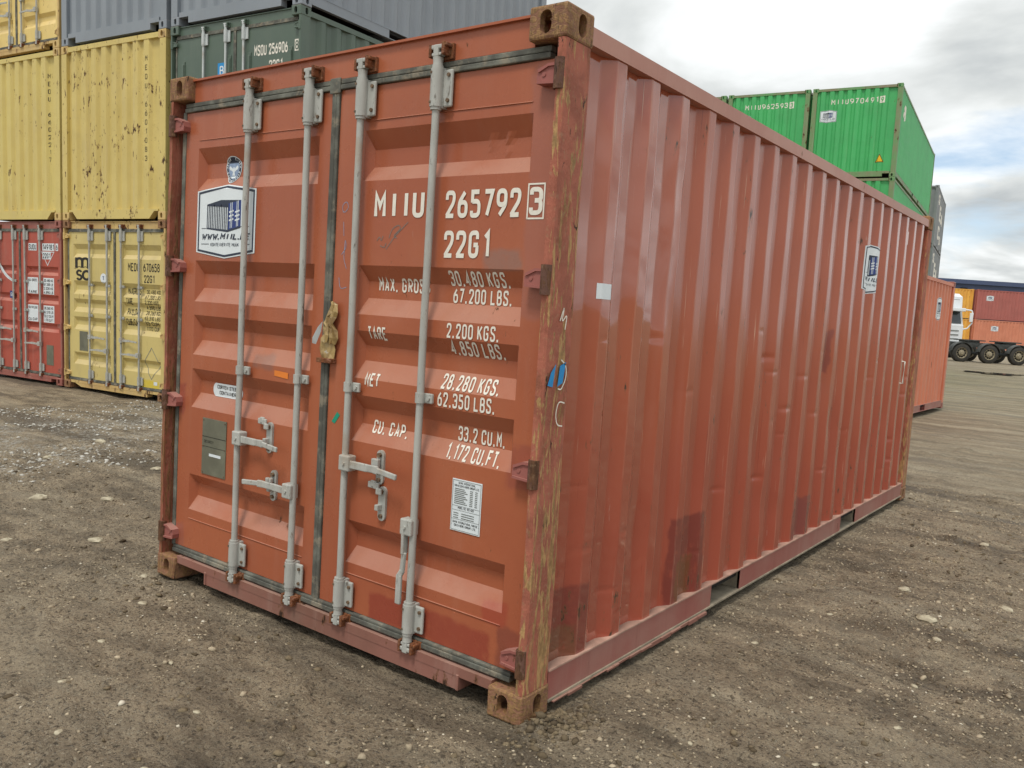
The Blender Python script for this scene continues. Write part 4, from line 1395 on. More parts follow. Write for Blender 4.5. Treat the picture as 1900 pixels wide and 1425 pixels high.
door_text('4.850 LBS.', 1.94, 1.338, 0.058, right=2.205, width=0.262, weight=0.15)
door_text('NET', 1.486, 1.168, 0.056, 0.078, weight=0.16)
door_text('28.280 KGS.', 1.91, 1.201, 0.060, right=2.198, width=0.285, weight=0.15)
door_text('62.350 LBS.', 1.90, 1.131, 0.058, right=2.190, width=0.285, weight=0.15)
door_text('CU. CAP.', 1.520, 0.968, 0.056, 0.200, weight=0.15)
door_text('33.2 CU.M.', 1.99, 1.002, 0.058, right=2.222, width=0.228, weight=0.15)
door_text('1.172 CU.FT.', 1.95, 0.928, 0.060, right=2.222, width=0.268, weight=0.15)


# company sticker
def logo(parent, mapper, cuts, ox, oz, w_, h_, mats=('sticker_white', 'navy', 'blue'), name='company_sticker'):
    """white hexagonal sticker with a navy outline, a small container drawing and two lines of lettering; ox, oz = lower left"""
    P = lambda a, b: (ox + a * w_, oz + b * h_)
    hexa = [P(0, .08), P(.5, 0), P(1, .08), P(1, .92), P(.5, 1), P(0, .92)]
    base = drape(name, fan(hexa), M[mats[0]], parent, mapper, cuts, 0.0012)
    sub = lambda nm, q, mt, lf: drape(nm, q, M[mt], base, mapper, cuts, lf)
    ins = [P(.035, .108), P(.5, .032), P(.965, .108), P(.965, .892), P(.5, .968), P(.035, .892)]
    sub('printed_outline', [(0, q) for q in ribbon(ins, w_ * .022, True)], mats[1], 0.0020)
    side = fan([P(.54, .385), P(.76, .435), P(.76, .78), P(.54, .735)])
    sub('printed_drawing', side, mats[2], 0.0020)
    q = [(0, (P(.18, .735), P(.54, .715), P(.76, .78), P(.42, .79)))]
    sub('printed_drawing', q, mats[1], 0.0019)
    q = [(0, (P(.18, .40), P(.54, .355), P(.76, .41), P(.76, .435), P(.54, .385), P(.18, .42)))]
    sub('printed_drawing', q, mats[1], 0.0022)
    q = []
    for k in range(13):
        a = .18 + .36 * k / 12
        q.append((k, (P(a, .42 - .035 * k / 12), P(a + .013, .42 - .035 * k / 12), P(a + .013, .73), P(a, .73))))
    q.append((0, (P(.18, .715), P(.54, .69), P(.54, .72), P(.18, .735))))
    sub('printed_drawing', q, mats[1], 0.0024)
    q = []
    for k, a in enumerate((.585, .61, .69, .712)):
        q.append((k, (P(a, .40 + (a - .54) * .2), P(a + .009, .40 + (a - .54) * .2), P(a + .009, .74 + (a - .54) * .2), P(a, .74 + (a - .54) * .2))))
    for a in (.565, .665):
        for b in (.50, .555, .61):
            q.append((1, (P(a, b), P(a + .075, b + .02), P(a + .075, b + .042), P(a, b + .022))))
    sub('printed_drawing', q, mats[0], 0.0026)
    q = [(0, (P(.09, .405), P(.18, .405), P(.18, .412), P(.09, .412))), (0, (P(.76, .425), P(.9, .425), P(.9, .432), P(.76, .432)))]
    for a, b in ((.09, .225), (.78, .92)):
        q.append((0, (P(a, .19), P(b, .19), P(b, .198), P(a, .198))))
    sub('printed_drawing', q, mats[1], 0.0024)
    for s_, a, b, hh, wid in (('WWW.MIIL.EE', .10, .255, .085, .80), ('KONTEINERITE MÜÜK', .26, .165, .045, .48)):
        tq, tw = text2d(s_, hh * h_, 0.5, .2 if hh > .05 else .13, .5, 0.18 if hh > .05 else 0)
        x0, z0 = P(a, b)
        sub('printed_lettering', [(i, tuple((x0 + p[0] * wid * w_ / tw, z0 + p[1]) for p in f)) for i, f in tq], mats[1], 0.0024)
    return base


logo(main, on_door, zc_, 0.204, 1.690, 0.482, 0.362)

# round classification emblem above it
cx_, cz_ = 0.452, 2.125
ov = [(cx_ + .062 * math.cos(a) + .008 * math.sin(2 * a), cz_ + .066 * math.sin(a)) for a in [k * math.pi / 16 for k in range(32)]]
em = drape('round_emblem_sticker', fan(ov), M['sticker_white'], main, on_door, zc_, 0.0012)
ov2 = [(cx_ + (a - cx_) * .93, cz_ + (b - cz_) * .94) for a, b in ov]
drape('emblem_ring', fan(ov2), M['navy'], em, on_door, zc_, 0.0018)
ov3 = [(cx_ + (a - cx_) * .70, cz_ + (b - cz_) * .70) for a, b in ov]
drape('emblem_field', fan(ov3), M['paleblue'], em, on_door, zc_, 0.0022)
top = [p for p in ov3 if p[1] > cz_ + 0.027]
top = sorted(top, key=lambda p: p[0])
drape('emblem_field', fan(top), M['navy'], em, on_door, zc_, 0.0027)
q = []
for k in range(26):
    a = k * 2 * math.pi / 26
    if k in (6, 7, 0, 13):
        continue
    x1, z1 = cx_ + .0505 * math.cos(a) + .0065 * math.sin(2 * a), cz_ + .0545 * math.sin(a)
    tq, tw = text2d('AMERICANBUREAUOFSHIPPINGAB'[k], 0.0115, 0.5, .2)
    q += [(i, tuple((x1 + (p[0] - tw / 2) * math.sin(a) + (p[1] - .006) * math.cos(a), z1 - (p[0] - tw / 2) * math.cos(a) + (p[1] - .006) * math.sin(a)) for p in f)) for i, f in tq]
drape('emblem_lettering', q, M['sticker_white'], em, on_door, zc_, 0.0026)
wing = [[(-.038, .012), (-.030, .020), (-.012, .010), (-.004, .002), (-.006, -.010), (-.018, -.002), (-.030, .000)], [(.038, .014), (.028, .021), (.012, .010), (.004, .002), (.006, -.010), (.020, -.002), (.032, .002)], [(-.005, .012), (.004, .014), (.008, .006), (.007, -.012), (-.006, -.012)], [(-.006, -.012), (.007, -.012), (.013, -.028), (-.011, -.027)], [(-.022, -.032), (.022, -.030), (.014, -.040), (-.014, -.041)]]
drape('emblem_eagle', [(i, tuple((cx_ + a, cz_ + b) for a, b in w_)) for i, w_ in enumerate(wing)], M['sticker_white'], em, on_door, zc_, 0.0028)

# oval label, plates, tapes
ovl = []
for k in range(24):
    a = k * 2 * math.pi / 24
    ovl.append((0.462 + .098 * (1 if math.cos(a) > 0 else -1) + .026 * math.cos(a), 1.030 + .034 * math.sin(a)))
lb = drape('oval_label', fan(ovl), M['sticker_white'], main, on_door, zc_, 0.0012)
for s_, z, wid in (('CORTEN STEEL', 1.036, .175), ('CONTAINER', 1.008, .135)):
    tq, tw = text2d(s_, 0.018, 0.5, .15, .5)
    drape('lettering', [(i, tuple((.462 - wid / 2 + p[0] * wid / tw, z + p[1]) for p in f)) for i, f in tq], M['blackprint'], lb, on_door, zc_, 0.0024)
pl = MB().box((0.311, YD - 0.004, 0.592), (0.514, YD - 0.0005, 0.882), 0.001).build('safety_plate', M['plate'], main)
rv = MB()
for a in (0.322, 0.503):
    for b in (0.603, 0.737, 0.870):
        hex_bolt(rv, a, YD - 0.0035, b, 0.004, 0.003)
rv.build('rivet', M['bolt'], pl)
q = [(0, ((.313, .676 + .11), (.512, .676 + .11), (.512, .679 + .11), (.313, .679 + .11))), (0, ((.313, .736), (.512, .736), (.512, .738), (.313, .738)))]
drape('engraved_lines', q, M['blackprint'], pl, lambda a, b, l: (a, YD - 0.004 - l, b), (), 0.0008)
tq, tw = text2d('CSC SAFETY', 0.014, 0.5, .14, .5)
drape('engraved_lettering', [(i, tuple((.33 + p[0] * .08 / tw, .756 + p[1]) for p in f)) for i, f in tq], M['blackprint'], pl, lambda a, b, l: (a, YD - 0.004 - l, b), (), 0.0008)
drape('paper_strip', rect(.375, .475, .690, .704), M['sticker_white'], pl, lambda a, b, l: (a, YD - 0.004 - l, b), (), 0.0008)
pw = MB().box((2.006, YD - 0.003, 0.652), (2.156, YD - 0.0005, 0.858), 0.0008).build('data_plate', M['sticker_white'], main)
onp = lambda a, b, l: (a, YD - 0.003 - l, b)
for s_, z, h_, wid in (('CHINA INTERNATIONAL', .840, .0085, .085), ('MARINE CONTAINERS (GROUP) LTD.', .828, .0085, .125), ('MODEL NO. 1CC-020', .742, .0085, .08), ('CHINA INTERNATIONAL MARINE', .684, .009, .125), ('CONTAINERS (GROUP) LTD.', .671, .009, .11)):
    tq, tw = text2d(s_, h_, 0.5, .16, .5)
    drape('printed_lettering', [(i, tuple((2.081 - wid / 2 + p[0] * wid / tw, z + p[1]) for p in f)) for i, f in tq], M['blackprint'], pw, onp, (), 0.0008)
q = []
for k in range(9):
    z = .818 - k * .0072
    q += [(0, ((2.02, z), (2.02 + .05 + .008 * (k % 3), z), (2.02 + .05 + .008 * (k % 3), z + .0035), (2.02, z + .0035))), (0, ((2.098, z), (2.113, z), (2.113, z + .0035), (2.098, z + .0035))), (0, ((2.124, z), (2.136, z), (2.136, z + .0035), (2.124, z + .0035)))]
for k in range(3):
    z = .722 - k * .009
    q += [(0, ((2.02, z), (2.045, z), (2.045, z + .0035), (2.02, z + .0035))), (0, ((2.06, z), (2.125, z), (2.125, z + .0035), (2.06, z + .0035)))]
drape('printed_rows', q, M['greyprint'], pw, onp, (), 0.0008)
q = [(0, ((2.012, z), (2.15, z), (2.15, z + .0014), (2.012, z + .0014))) for z in (.752, .735, .699)]
q += [(1, f) for f in ribbon([(2.011, .657), (2.151, .657), (2.151, .853), (2.011, .853)], .0016, True)]
drape('printed_lines', q, M['greyprint'], pw, onp, (), 0.0009)
drape('orange_tape', [(0, ((.872, 1.150), (.972, 1.143), (.972, 1.172), (.872, 1.176)))], M['orange_tape'], main, on_door, zc_, 0.0015)
drape('green_tape', [(0, ((1.284, .988), (1.304, .980), (1.336, 1.022), (1.318, 1.034)))], M['green_tape'], main, on_door, zc_, 0.0015)
# pencil scrawl
q = []
for pth in ([(1.515, 1.78), (1.53, 1.80), (1.54, 1.775), (1.55, 1.80)], [(1.585, 1.79), (1.60, 1.83), (1.64, 1.845), (1.65, 1.83), (1.61, 1.80), (1.63, 1.79)], [(1.57, 1.745), (1.62, 1.80), (1.69, 1.855)], [(1.535, 1.76), (1.56, 1.75), (1.57, 1.77)]):
    q += [(0, f) for f in ribbon(round_poly(pth, False, .02), .003)]
drape('scratched_scrawl', q, M['greyprint'], DR, on_door, zc_, 0.0012)
q = []
for pth in ([(1.30, 1.90), (1.29, 1.93), (1.32, 1.95), (1.335, 1.92), (1.31, 1.90), (1.30, 1.905)], [(1.31, 1.80), (1.305, 1.86)], [(1.30, 1.72), (1.33, 1.75), (1.32, 1.79), (1.315, 1.70), (1.335, 1.66)], [(1.29, 1.62), (1.30, 1.57), (1.34, 1.58)]):
    drape('chalk_mark', [(0, f) for f in ribbon(round_poly(pth, False, .02), .0025)], M['paleblue'], DR, on_door, zc_, 0.0012)

# torn foil wrapping round the door lock
tr_ = random.Random(5)


def crumpled(name, left, right, y0, amp, parent, mat, ns=7):
    """a thin torn sheet between two edge lines [(x, z), ...], creased all over"""
    v, f = [], []
    rows = len(left)
    for (xa, za), (xb, zb_) in zip(left, right):
        for k in range(ns):
            q_ = k / (ns - 1)
            v.append((xa + (xb - xa) * q_ + tr_.uniform(-.004, .004), y0 + tr_.uniform(-amp, amp) - .012 * math.sin(q_ * 3.14), za + (zb_ - za) * q_ + tr_.uniform(-.006, .006)))
    for j in range(rows - 1):
        for k in range(ns - 1):
            a_, b_, c_, d_ = j * ns + k, j * ns + k + 1, (j + 1) * ns + k + 1, (j + 1) * ns + k
            f += [(a_, b_, c_), (a_, c_, d_)] if tr_.random() > .5 else [(a_, b_, d_), (b_, c_, d_)]
    return mesh_obj(name, v, f, mat, parent)


wrap = crumpled('torn_wrapping', [(1.213, 1.262), (1.208, 1.285), (1.205, 1.31), (1.206, 1.335), (1.211, 1.352)], [(1.296, 1.258), (1.294, 1.285), (1.300, 1.312), (1.292, 1.335), (1.282, 1.356)], .034, .004, main, M['card'])
crumpled('wrapping_scrap', [(1.262, 1.335), (1.252, 1.365), (1.228, 1.40), (1.226, 1.425), (1.240, 1.448), (1.252, 1.475), (1.262, 1.503), (1.270, 1.516)], [(1.304, 1.325), (1.322, 1.352), (1.316, 1.39), (1.296, 1.42), (1.300, 1.45), (1.316, 1.468), (1.308, 1.50), (1.298, 1.514)], .030, .008, wrap, M['card'])
crumpled('wrapping_scrap', [(1.222, 1.345), (1.238, 1.375), (1.246, 1.405)], [(1.270, 1.335), (1.282, 1.372), (1.272, 1.40)], .016, .006, wrap, M['card'], 4)
flap = MB()
flap.add([(1.20, .02, 1.40), (1.175, .012, 1.35), (1.163, .022, 1.325), (1.18, .03, 1.322), (1.205, .034, 1.38), (1.222, .026, 1.425)], [(0, 1, 4, 5), (1, 2, 3, 4)])
flap.build('foil_flap', M['sticker_white'], wrap)
MB().box((1.205, 0.012, 1.245), (1.300, 0.047, 1.266), 0.003).build('lock_bracket', M['rust_keeper'], main)

# things on the side wall and the right post
SP = corr_profile(0.160, L20 - 0.155, 0.375, 0.279, 0.070, 0.068, 0.036, 0.004)
on_side = lambda a, b, lift: (W - 0.012 - prof_depth(SP, a) - side_dent(a, b) + lift, a, b)
scuts = [(0, p[0]) for p in SP]
zcut = [(1, 1.75 + .04 * k) for k in range(14)]
logo(main, on_side, [c_ for c_ in scuts if 3.9 < c_[1] < 4.5] + zcut, 3.985, 1.808, 0.44, 0.365, name='company_sticker')
drape('white_label', rect(.352, .448, 1.592, 1.652), M['sticker_white'], main, on_side, [c_ for c_ in scuts if .2 < c_[1] < .6], 0.0015)
on_post = lambda a, b, l: (W - 0.003 + 0.008 + l, a, b)
drape('blue_tape', [(0, ((.022, 1.268), (.055, 1.262), (.068, 1.345), (.04, 1.315)))], M['blue_tape'], main, on_post, (), 0.0)
drape('blue_tape', [(0, ((.085, 1.262), (.118, 1.275), (.132, 1.352), (.095, 1.338)))], M['blue_tape'], main, on_post, (), 0.0)
q = []
for pth in ([(.075, 1.50), (.10, 1.56), (.085, 1.49), (.12, 1.53), (.11, 1.47)], [(.10, 1.36), (.135, 1.34), (.14, 1.29), (.11, 1.25), (.09, 1.255)], [(.14, 1.20), (.10, 1.21), (.085, 1.16), (.10, 1.12), (.135, 1.115)]):
    drape('chalk_mark', [(0, f) for f in ribbon(round_poly(pth, False, .03), .005)], M['white'], main, on_post, (), 0.0)
vm = MB()
vm.box((W - 0.046, 5.235, 2.27), (W - 0.028, 5.285, 2.385), 0.004)
vm.build('air_vent', M['main_side'], main)
wh = MB()
wh.tube([(W - 0.012, 5.44, 1.29), (W + 0.01, 5.44, 1.29), (W + 0.01, 5.44, 1.10), (W - 0.012, 5.44, 1.10)], 0.007, 8)
wh.build('white_grab_handle', M['white'], main)
# dried mud along the near bottom rail: a bent lower lip
lip = MB()
for k in range(14):
    a, b = 0.2 + 0.1 * k, 0.3 + 0.1 * k
    zz0 = 0.036 - 0.006 * math.sin(k * 1.7) - 0.01 * (k > 5)
    lip.box((W - 0.004, a, zz0), (W + 0.010 + 0.004 * math.sin(k * 2.1), b + 0.001, 0.0405))
lip.build('bent_rail_lip', M['main_sill'], main)

# ------------------------------------------------------------------ left stack
S0 = Matrix.Translation((-9.492, 3.994, -0.137)) @ Matrix.Rotation(R(6.28), 4, 'Z') @ Matrix.Rotation(R(1.35), 4, 'X') @ Matrix.Rotation(R(-0.28), 4, 'Y')
XA, XB, XC = -W - 0.055, 0.0, W + 0.095
GS = 'containers in the stack on the left'


def at(x, k, y=0.0):
    return S0 @ Matrix.Translation((x, y, k * H20))


ondoor_t = lambda a, b, l: (a, YD + (door_depth(b, CORR_T) if (0.2 < a < 1.124 or 1.415 < a < 2.285) else 0.0) - l, b)
zct = [(1, q) for c_ in CORR_T for q in c_]


def bg_text(parent, s_, x, z, h, width, mat, mapper=ondoor_t, cuts=zct, weight=.15, lift=0.002, name='lettering', gap=.6):
    for wd in range(s_.count(' ') + 1):
        tq, tw = text2d(s_, h, 0.5, weight, gap, 0, wd)
        if tq:
            drape(name, [(i, tuple((x + p[0] * width / tw, z + p[1]) for p in f)) for i, f in tq], M[mat], parent, mapper, cuts, lift)


onflat = lambda a, b, l: (a, YD - l, b)
# bottom: red door end, yellow door end, dark green
r1, rl, rr = container('shipping_container', 'red container with white lettering panels, bottom left of the left stack', at(XA, 0), paint_m=M['redbg'], frame_m=M['redframe'], cast_m=M['redframe'], group=GS, corr=CORR_RED)
for a, b, c_, d_, s_, mt in ((1.475, 1.70, 2.12, 2.235, 'SUDU', 0), (1.86, 2.19, 2.12, 2.235, '149181', 0), (2.22, 2.29, 2.12, 2.235, '6', 0), (1.86, 2.09, 1.985, 2.095, '22G1', 0)):
    drape('lettering_panel', rect(a, b, c_, d_), M['sticker_white'], rr, onflat, (), 0.002)
    bg_text(rr, s_, a + .02, c_ + .015, d_ - c_ - .03, b - a - .04, 'blackprint', onflat, (), lift=0.004)
for a, b, c_, d_, rows in ((1.44, 1.73, 1.43, 1.69, ('MAX GROSS', '', '', 'TARE')), (1.88, 2.17, 1.43, 1.69, ('30.480 KG', '67.200 LB', '2.220 KG', '4.890 LB')), (1.44, 1.73, 0.98, 1.25, ('MAX PAYLOAD', '', '', 'CU.CAP')), (1.88, 2.17, 0.98, 1.25, ('28.260 KG', '62.310 LB', '33.2 CU.M', '1.170 CU.FT'))):
    drape('lettering_panel', rect(a, b, c_, d_), M['sticker_white'], rr, onflat, (), 0.002)
    for k, s_ in enumerate(rows):
        if s_:
            bg_text(rr, s_, a + .02, d_ - .062 - k * .063, .042, b - a - .05, 'blackprint', onflat, (), lift=0.004)
q = [(0, f) for f in ribbon([(1.84, 2.10), (2.18, 2.10), (2.0, 1.89)], .012, True)]
drape('hazard_outline', q, M['sticker_white'], rr, onflat, (), 0.0026)
q = []
for k in range(3):
    q += [(0, f) for f in ribbon(round_poly([(.30 + .02 * k, 1.85 - .03 * k), (.52, 2.0 - .03 * k), (.80, 1.72 - .02 * k), (1.0, 1.63 - .01 * k)], False, .2), .02)]
drape('logo_stroke', q, M['sticker_white'], rl, onflat, (), 0.002)
drape('blue_label', rect(.92, 1.05, 1.33, 1.45), M['blue'], rl, onflat, (), 0.002)
bg_text(rl, 'GL', .945, 1.36, .06, .08, 'sticker_white', onflat, (), lift=.004)
MB().box((1.95, YD - .004, .30), (2.14, YD - .0006, .62)).build('data_plate', M['plate'], r1)

y1, yl, yr = container('shipping_container', 'yellow container with black logo on its closed doors, at the bottom of the left stack', at(XB, 0), paint_m=M['yellow3'], frame_m=M['yframe'], cast_m=M['casting'], group=GS, cut_sill=True, hw=M['galv'])


def arc(cx, cz, r_, a0, a1, n=10, sz=1.0):
    return [(cx + r_ * math.cos(R(a0 + (a1 - a0) * k / n)), cz + r_ * sz * math.sin(R(a0 + (a1 - a0) * k / n))) for k in range(n + 1)]


lx, lz = 0.208, 1.70
q = []
tw_ = .066
q += [(0, f) for f in ribbon([(lx + .03, lz + .02), (lx + .03, lz + .30)], tw_)]
q += [(1, f) for f in ribbon([(lx + .03, lz + .20)] + arc(lx + .105, lz + .205, .075, 180, 0) + [(lx + .18, lz + .02)], tw_)]
q += [(2, f) for f in ribbon([(lx + .18, lz + .20)] + arc(lx + .255, lz + .205, .075, 180, 0) + [(lx + .33, lz + .03), (lx + .36, lz + .0)], tw_)]
q += [(3, f) for f in ribbon([(lx - .02, lz - .005), (lx + .05, lz + .015)] + arc(lx + .105, lz - .0, .05, 150, 30, 4) + arc(lx + .26, lz - .0, .05, 150, 30, 4), .014)]
q = [(i, tuple((p[0] + .035, 1.865 + (p[1] - lz) * .55) for p in f)) for i, f in q]
drape('logo', q, M['blackprint'], yl, ondoor_t, zct, 0.002)
lz -= .27
q = [(0, f) for f in ribbon(arc(lx + .10, lz + .165, .056, 20, 270) + arc(lx + .10, lz + .055, .056, 90, -160), .05)]
q += [(1, f) for f in ribbon(arc(lx + .285, lz + .11, .09, 45, 315, 16, 1.15), .056)]
q = [(i, tuple((p[0] + .035, 1.695 + (p[1] - lz) * .62) for p in f)) for i, f in q]
drape('logo', q, M['blackprint'], yl, ondoor_t, zct, 0.002)
drape('round_label', fan([(1.0 - .05 + .075 * math.cos(k * .3927), 1.73 + .075 * math.sin(k * .3927)) for k in range(16)]), M['sticker_white'], yl, ondoor_t, zct, .002)
bg_text(yl, 'T', .93, 1.70, .06, .04, 'blue', lift=.004)
bg_text(yr, 'MEDU', 1.545, 1.855, .12, .25, 'blackprint')
bg_text(yr, '670658', 1.90, 1.855, .12, .35, 'blackprint')
bg_text(yr, '22G1', 1.915, 1.695, .11, .22, 'blackprint')
for k, (s_, w1, s2, w2) in enumerate((('MAXGROSS', .30, '30.480 KGS', .33), ('', 0, '67.200 LBS', .34), ('TARE', .14, '2.220 KGS', .30), ('', 0, '4.890 LBS', .33), ('PAYLOAD', .28, '28.260 KGS', .33), ('', 0, '62.310 LBS', .34), ('CUB.CAP', .30, '33 CUM', .30), ('', 0, '1170 CUFT', .33))):
    z = 1.535 - k * .076
    if s_:
        bg_text(yr, s_, 1.50, z - .02, .10, w1, 'blackprint', weight=.17)
    bg_text(yr, s2, 1.93, z, .058, w2, 'blackprint')
MB().box((.345, YD - .004, .60), (.555, YD - .0006, .90)).build('data_plate', M['plate'], y1)
q = [(0, f) for f in ribbon([(2.08, .30), (2.26, .53), (2.08, .76), (1.90, .53)], .01, True)]
drape('worn_placard', q, M['greyprint'], yr, ondoor_t, zct, .002)
drape('white_label', rect(2.13, 2.21, .22, .27), M['sticker_white'], yr, ondoor_t, zct, .002)

container('shipping_container', 'dark green container at the bottom of the left stack behind the foreground container', at(XC, 0), paint_m=M['green1'], group=GS, hw=M['galv_new'])
# middle: two yellow blank ends, green door end
y2, _, _ = container('shipping_container', 'yellow container with a blank corrugated end, middle of the leftmost column', at(XA, 1), paint_m=M['yellow2'], frame_m=M['yellow2'], cast_m=M['yframe'], front='panel', cut_sill=True, group=GS)
FPR = corr_profile(0.125, W - 0.125, 0.245, 0.243, 0.105, 0.042, 0.045)
on_front = lambda a, b, l: (a, 0.012 + prof_depth(FPR, a) - l, b)
fcuts = [(0, p[0]) for p in FPR]


def vertical_text(parent, s_, x, z, size, pitch, mat):
    """letters under one another"""
    q = []
    for k, ch in enumerate(s_):
        if ch == ' ':
            continue
        tq, tw = text2d(ch, size, 0.5, .15)
        drape('lettering', [(i, tuple((x + p[0] - tw / 2, z - k * pitch + p[1]) for p in f)) for i, f in tq], M[mat], parent, on_front, [c_ for c_ in fcuts if x - .2 < c_[1] < x + .2], .002)


vertical_text(y2, 'MEDU 6602217', 2.10, 2.17, .07, .115, 'fadedprint')
y3, _, _ = container('shipping_container', 'rust-pocked yellow container with black vertical lettering on its blank corrugated end', at(XB, 1), paint_m=M['yellow1'], frame_m=M['yellow1'], cast_m=M['yframe'], front='panel', cut_sill=True, group=GS)
vertical_text(y3, 'MEDU 6601083', 2.005, 2.20, .075, .125, 'fadedprint')
gm, gl_, gr_ = container('shipping_container', 'dark green container with bright lock rods and white lettering behind the foreground container', at(XC, 1), paint_m=M['green1'], group=GS, hw=M['galv_new'], rods=(0, 1, 2), corr=CORR_GREEN)
bg_text(gr_, 'MSOU 256906', 1.59, 2.06, .135, .58, 'white', onflat, (), .18)
bg_text(gr_, '22G1', 1.86, 1.87, .12, .22, 'white', onflat, (), .18)
drape('check_digit_panel', rect(2.295, 2.37, 2.06, 2.20), M['white'], gr_, onflat, (), .002)
bg_text(gr_, '8', 2.312, 2.075, .11, .042, 'green1', onflat, (), lift=.004)
drape('blue_label', rect(.90, 1.06, 1.84, 2.04), M['blue_tape'], gl_, onflat, (), .002)
bg_text(gl_, 'B', .95, 1.88, .12, .06, 'sticker_white', onflat, (), lift=.004)
for d_, xs in ((gl_, (.22, 1.13)), (gr_, (1.50, 2.235))):
    for x_ in xs:
        v_ = MB()
        v_.box((x_ - .03, YD - .012, 1.86), (x_ + .03, YD - .0008, 2.12), .004)
        v_.box((x_ - .02, YD - .024, 1.90), (x_ + .02, YD - .0125, 2.08), .004)
        v_.build('air_vent', M['green1'], d_)
sv = MB()
sv.box((W - .028, 1.02, 2.02), (W - .008, 1.12, 2.30), .004)
sv.box((W - .012, 1.04, 2.06), (W + .006, 1.10, 2.26), .004)
sv.build('air_vent', M['green1'], gm)
# top: yellow door end, two blue-grey blank ends
container('shipping_container', 'pale yellow container with closed doors, top left corner of the picture', at(XA, 2), paint_m=M['yellow4'], frame_m=M['yframe'], cast_m=M['yframe'], group=GS, cut_sill=True)
container('shipping_container', 'blue-grey container with a blank corrugated end, on top of the rust-pocked yellow one', at(XB + .012, 2), paint_m=M['grey1'], front='panel', group=GS)
container('shipping_container', 'blue-grey container with its long side in view, on top of the dark green one', at(XC + .01, 2), paint_m=M['grey1'], front='panel', group=GS)

# ------------------------------------------------------------------ green stack and grey stack behind
G0 = Matrix.Translation((-4.616, 23.208, 5.923)) @ Matrix.Rotation(R(6.99), 4, 'Z') @ Matrix.Rotation(R(1.31), 4, 'X') @ Matrix.Rotation(R(-0.19), 4, 'Y')
HC = 2.896
GG = 'bright green containers stacked behind'
glab = [['topmost green container with a yellow warning triangle on its end', 'green container directly beneath the one with the yellow warning triangle', 'green container at the foot of the bright green stack, right column'],
        ['green container topmost of the middle column, left of the one with the yellow triangle', 'green container in the middle of the middle column of the bright green stack', 'green container at the foot of the middle column of the bright green stack'],
        ['green container topmost of the left column, mostly hidden by the foreground container', 'green container in the middle of the left column of the bright green stack', 'green container at the foot of the left column of the bright green stack']]
for i in range(3):
    for k in range(3):
        Hk = H20 if k == 0 else HC
        zk = 0 if k == 0 else -HC * k
        g_, _, _ = container('shipping_container', glab[i][k], G0 @ Matrix.Translation((-i * (W + .075), 0, zk - .004 * k)), L=12.19, H=Hk, paint_m=M['green2'], frame_m=M['gframe'], front='panel', group=GG)
        if k == 0 and i < 2:
            cut_ = fcuts
            bg_text(g_, ('MIIU970491', 'MIIU962593')[i], .55, 2.10, .15, 1.25, 'white', on_front, cut_, .16, .003, gap=.9)
            drape('check_digit_panel', rect(1.85, 1.99, 2.08, 2.27), M['white'], g_, on_front, cut_, .003)
            bg_text(g_, '93'[i], 1.89, 2.11, .13, .06, 'green2', on_front, cut_, .16, .006)
            logo(g_, on_front, cut_, .25, 1.60, .46, .36)
            if i == 0:
                bt = drape('warning_triangle', [(0, ((1.86, .42), (2.10, .42), (1.98, .66)))], M['yellow_sign'], g_, on_front, cut_, .003)
                drape('triangle_border', [(0, f) for f in ribbon([(1.875, .43), (2.085, .43), (1.98, .64)], .014, True)], M['blackprint'], bt, on_front, cut_, .005)
                SPG = corr_profile(0.160, 12.19 - 0.155, 0.375, 0.279, 0.070, 0.068, 0.036, 0.003)
                og = lambda a, b, l: (W - .012 - prof_depth(SPG, a) + l, a, b)
                bg_text(g_, '8', .95, 1.75, .45, .30, 'white', og, [(0, p[0]) for p in SPG if .8 < p[0] < 1.5], .2, .004)

K0 = Matrix.Translation((-6.43, 38.31, 5.47)) @ Matrix.Rotation(R(7.6), 4, 'Z')
klab = ['grey container with white side lettering, topmost of the stack beside the green ones', 'grey container in the middle of the stack beside the green ones', 'grey container at the foot of the stack beside the green ones']
for k in range(3):
    g_, _, _ = container('shipping_container', klab[k], K0 @ Matrix.Translation((0, 0, -k * (H20 + .004))), paint_m=M['dgrey'], front='panel', group='grey containers stacked behind')
    og = lambda a, b, l: (W - .012 - prof_depth(SP, a) + l, a, b)
    if k < 2:
        q = []
        for s_, y_, z_, h_, w_ in (('S', 1.0, 1.9, .45, .5), ('E', 2.2, 1.3, .7, .9), ('A', 3.4, 1.2, .6, .9), ('C', 2.2, .5, .6, .9), ('O', 3.6, .35, .4, .6)):
            bg_text(g_, s_, y_, z_, h_, w_, 'white', og, [(0, p[0]) for p in SP if y_ - .1 < p[0] < y_ + w_ + .2], .24, .004)
        if k == 0:
            bg_text(g_, '02 2', 1.55, 2.02, .16, .55, 'white', on_front, fcuts, .18, .004)

# orange container behind the foreground one
og_, _, _ = container('shipping_container', 'orange container with white sticker standing past the far end of the foreground container', Matrix.Translation((-1.7, 10.92, 0.045)) @ Matrix.Rotation(R(-0.5), 4, 'Z'),
                      paint_m=M['orangebg'], frame_m=M['orangebg'], cast_m=M['redframe'], rail_m=M['main_rail'], front='panel')
on_s2 = lambda a, b, l: (W - .012 - prof_depth(SP, a) + l, a, b)
logo(og_, on_s2, [c_ for c_ in scuts if 4.3 < c_[1] < 5.2], 4.55, 1.78, .52, .44)


# ------------------------------------------------------------------ far yard
def ray(px, py):
    d = r2 * ((px - 950) / 1578.2) + u2 * (-(py - 712.5) / 1578.2) + fwd
    return d


def gz(x, y):
    return float(ground_z(np.array([x]), np.array([y]))[0])


RX = Vector((math.cos(YAW), math.sin(YAW), 0))
angR = math.atan2(RX.y, RX.x)
P0 = Vector(CAM) + ray(1809, 592) * 74


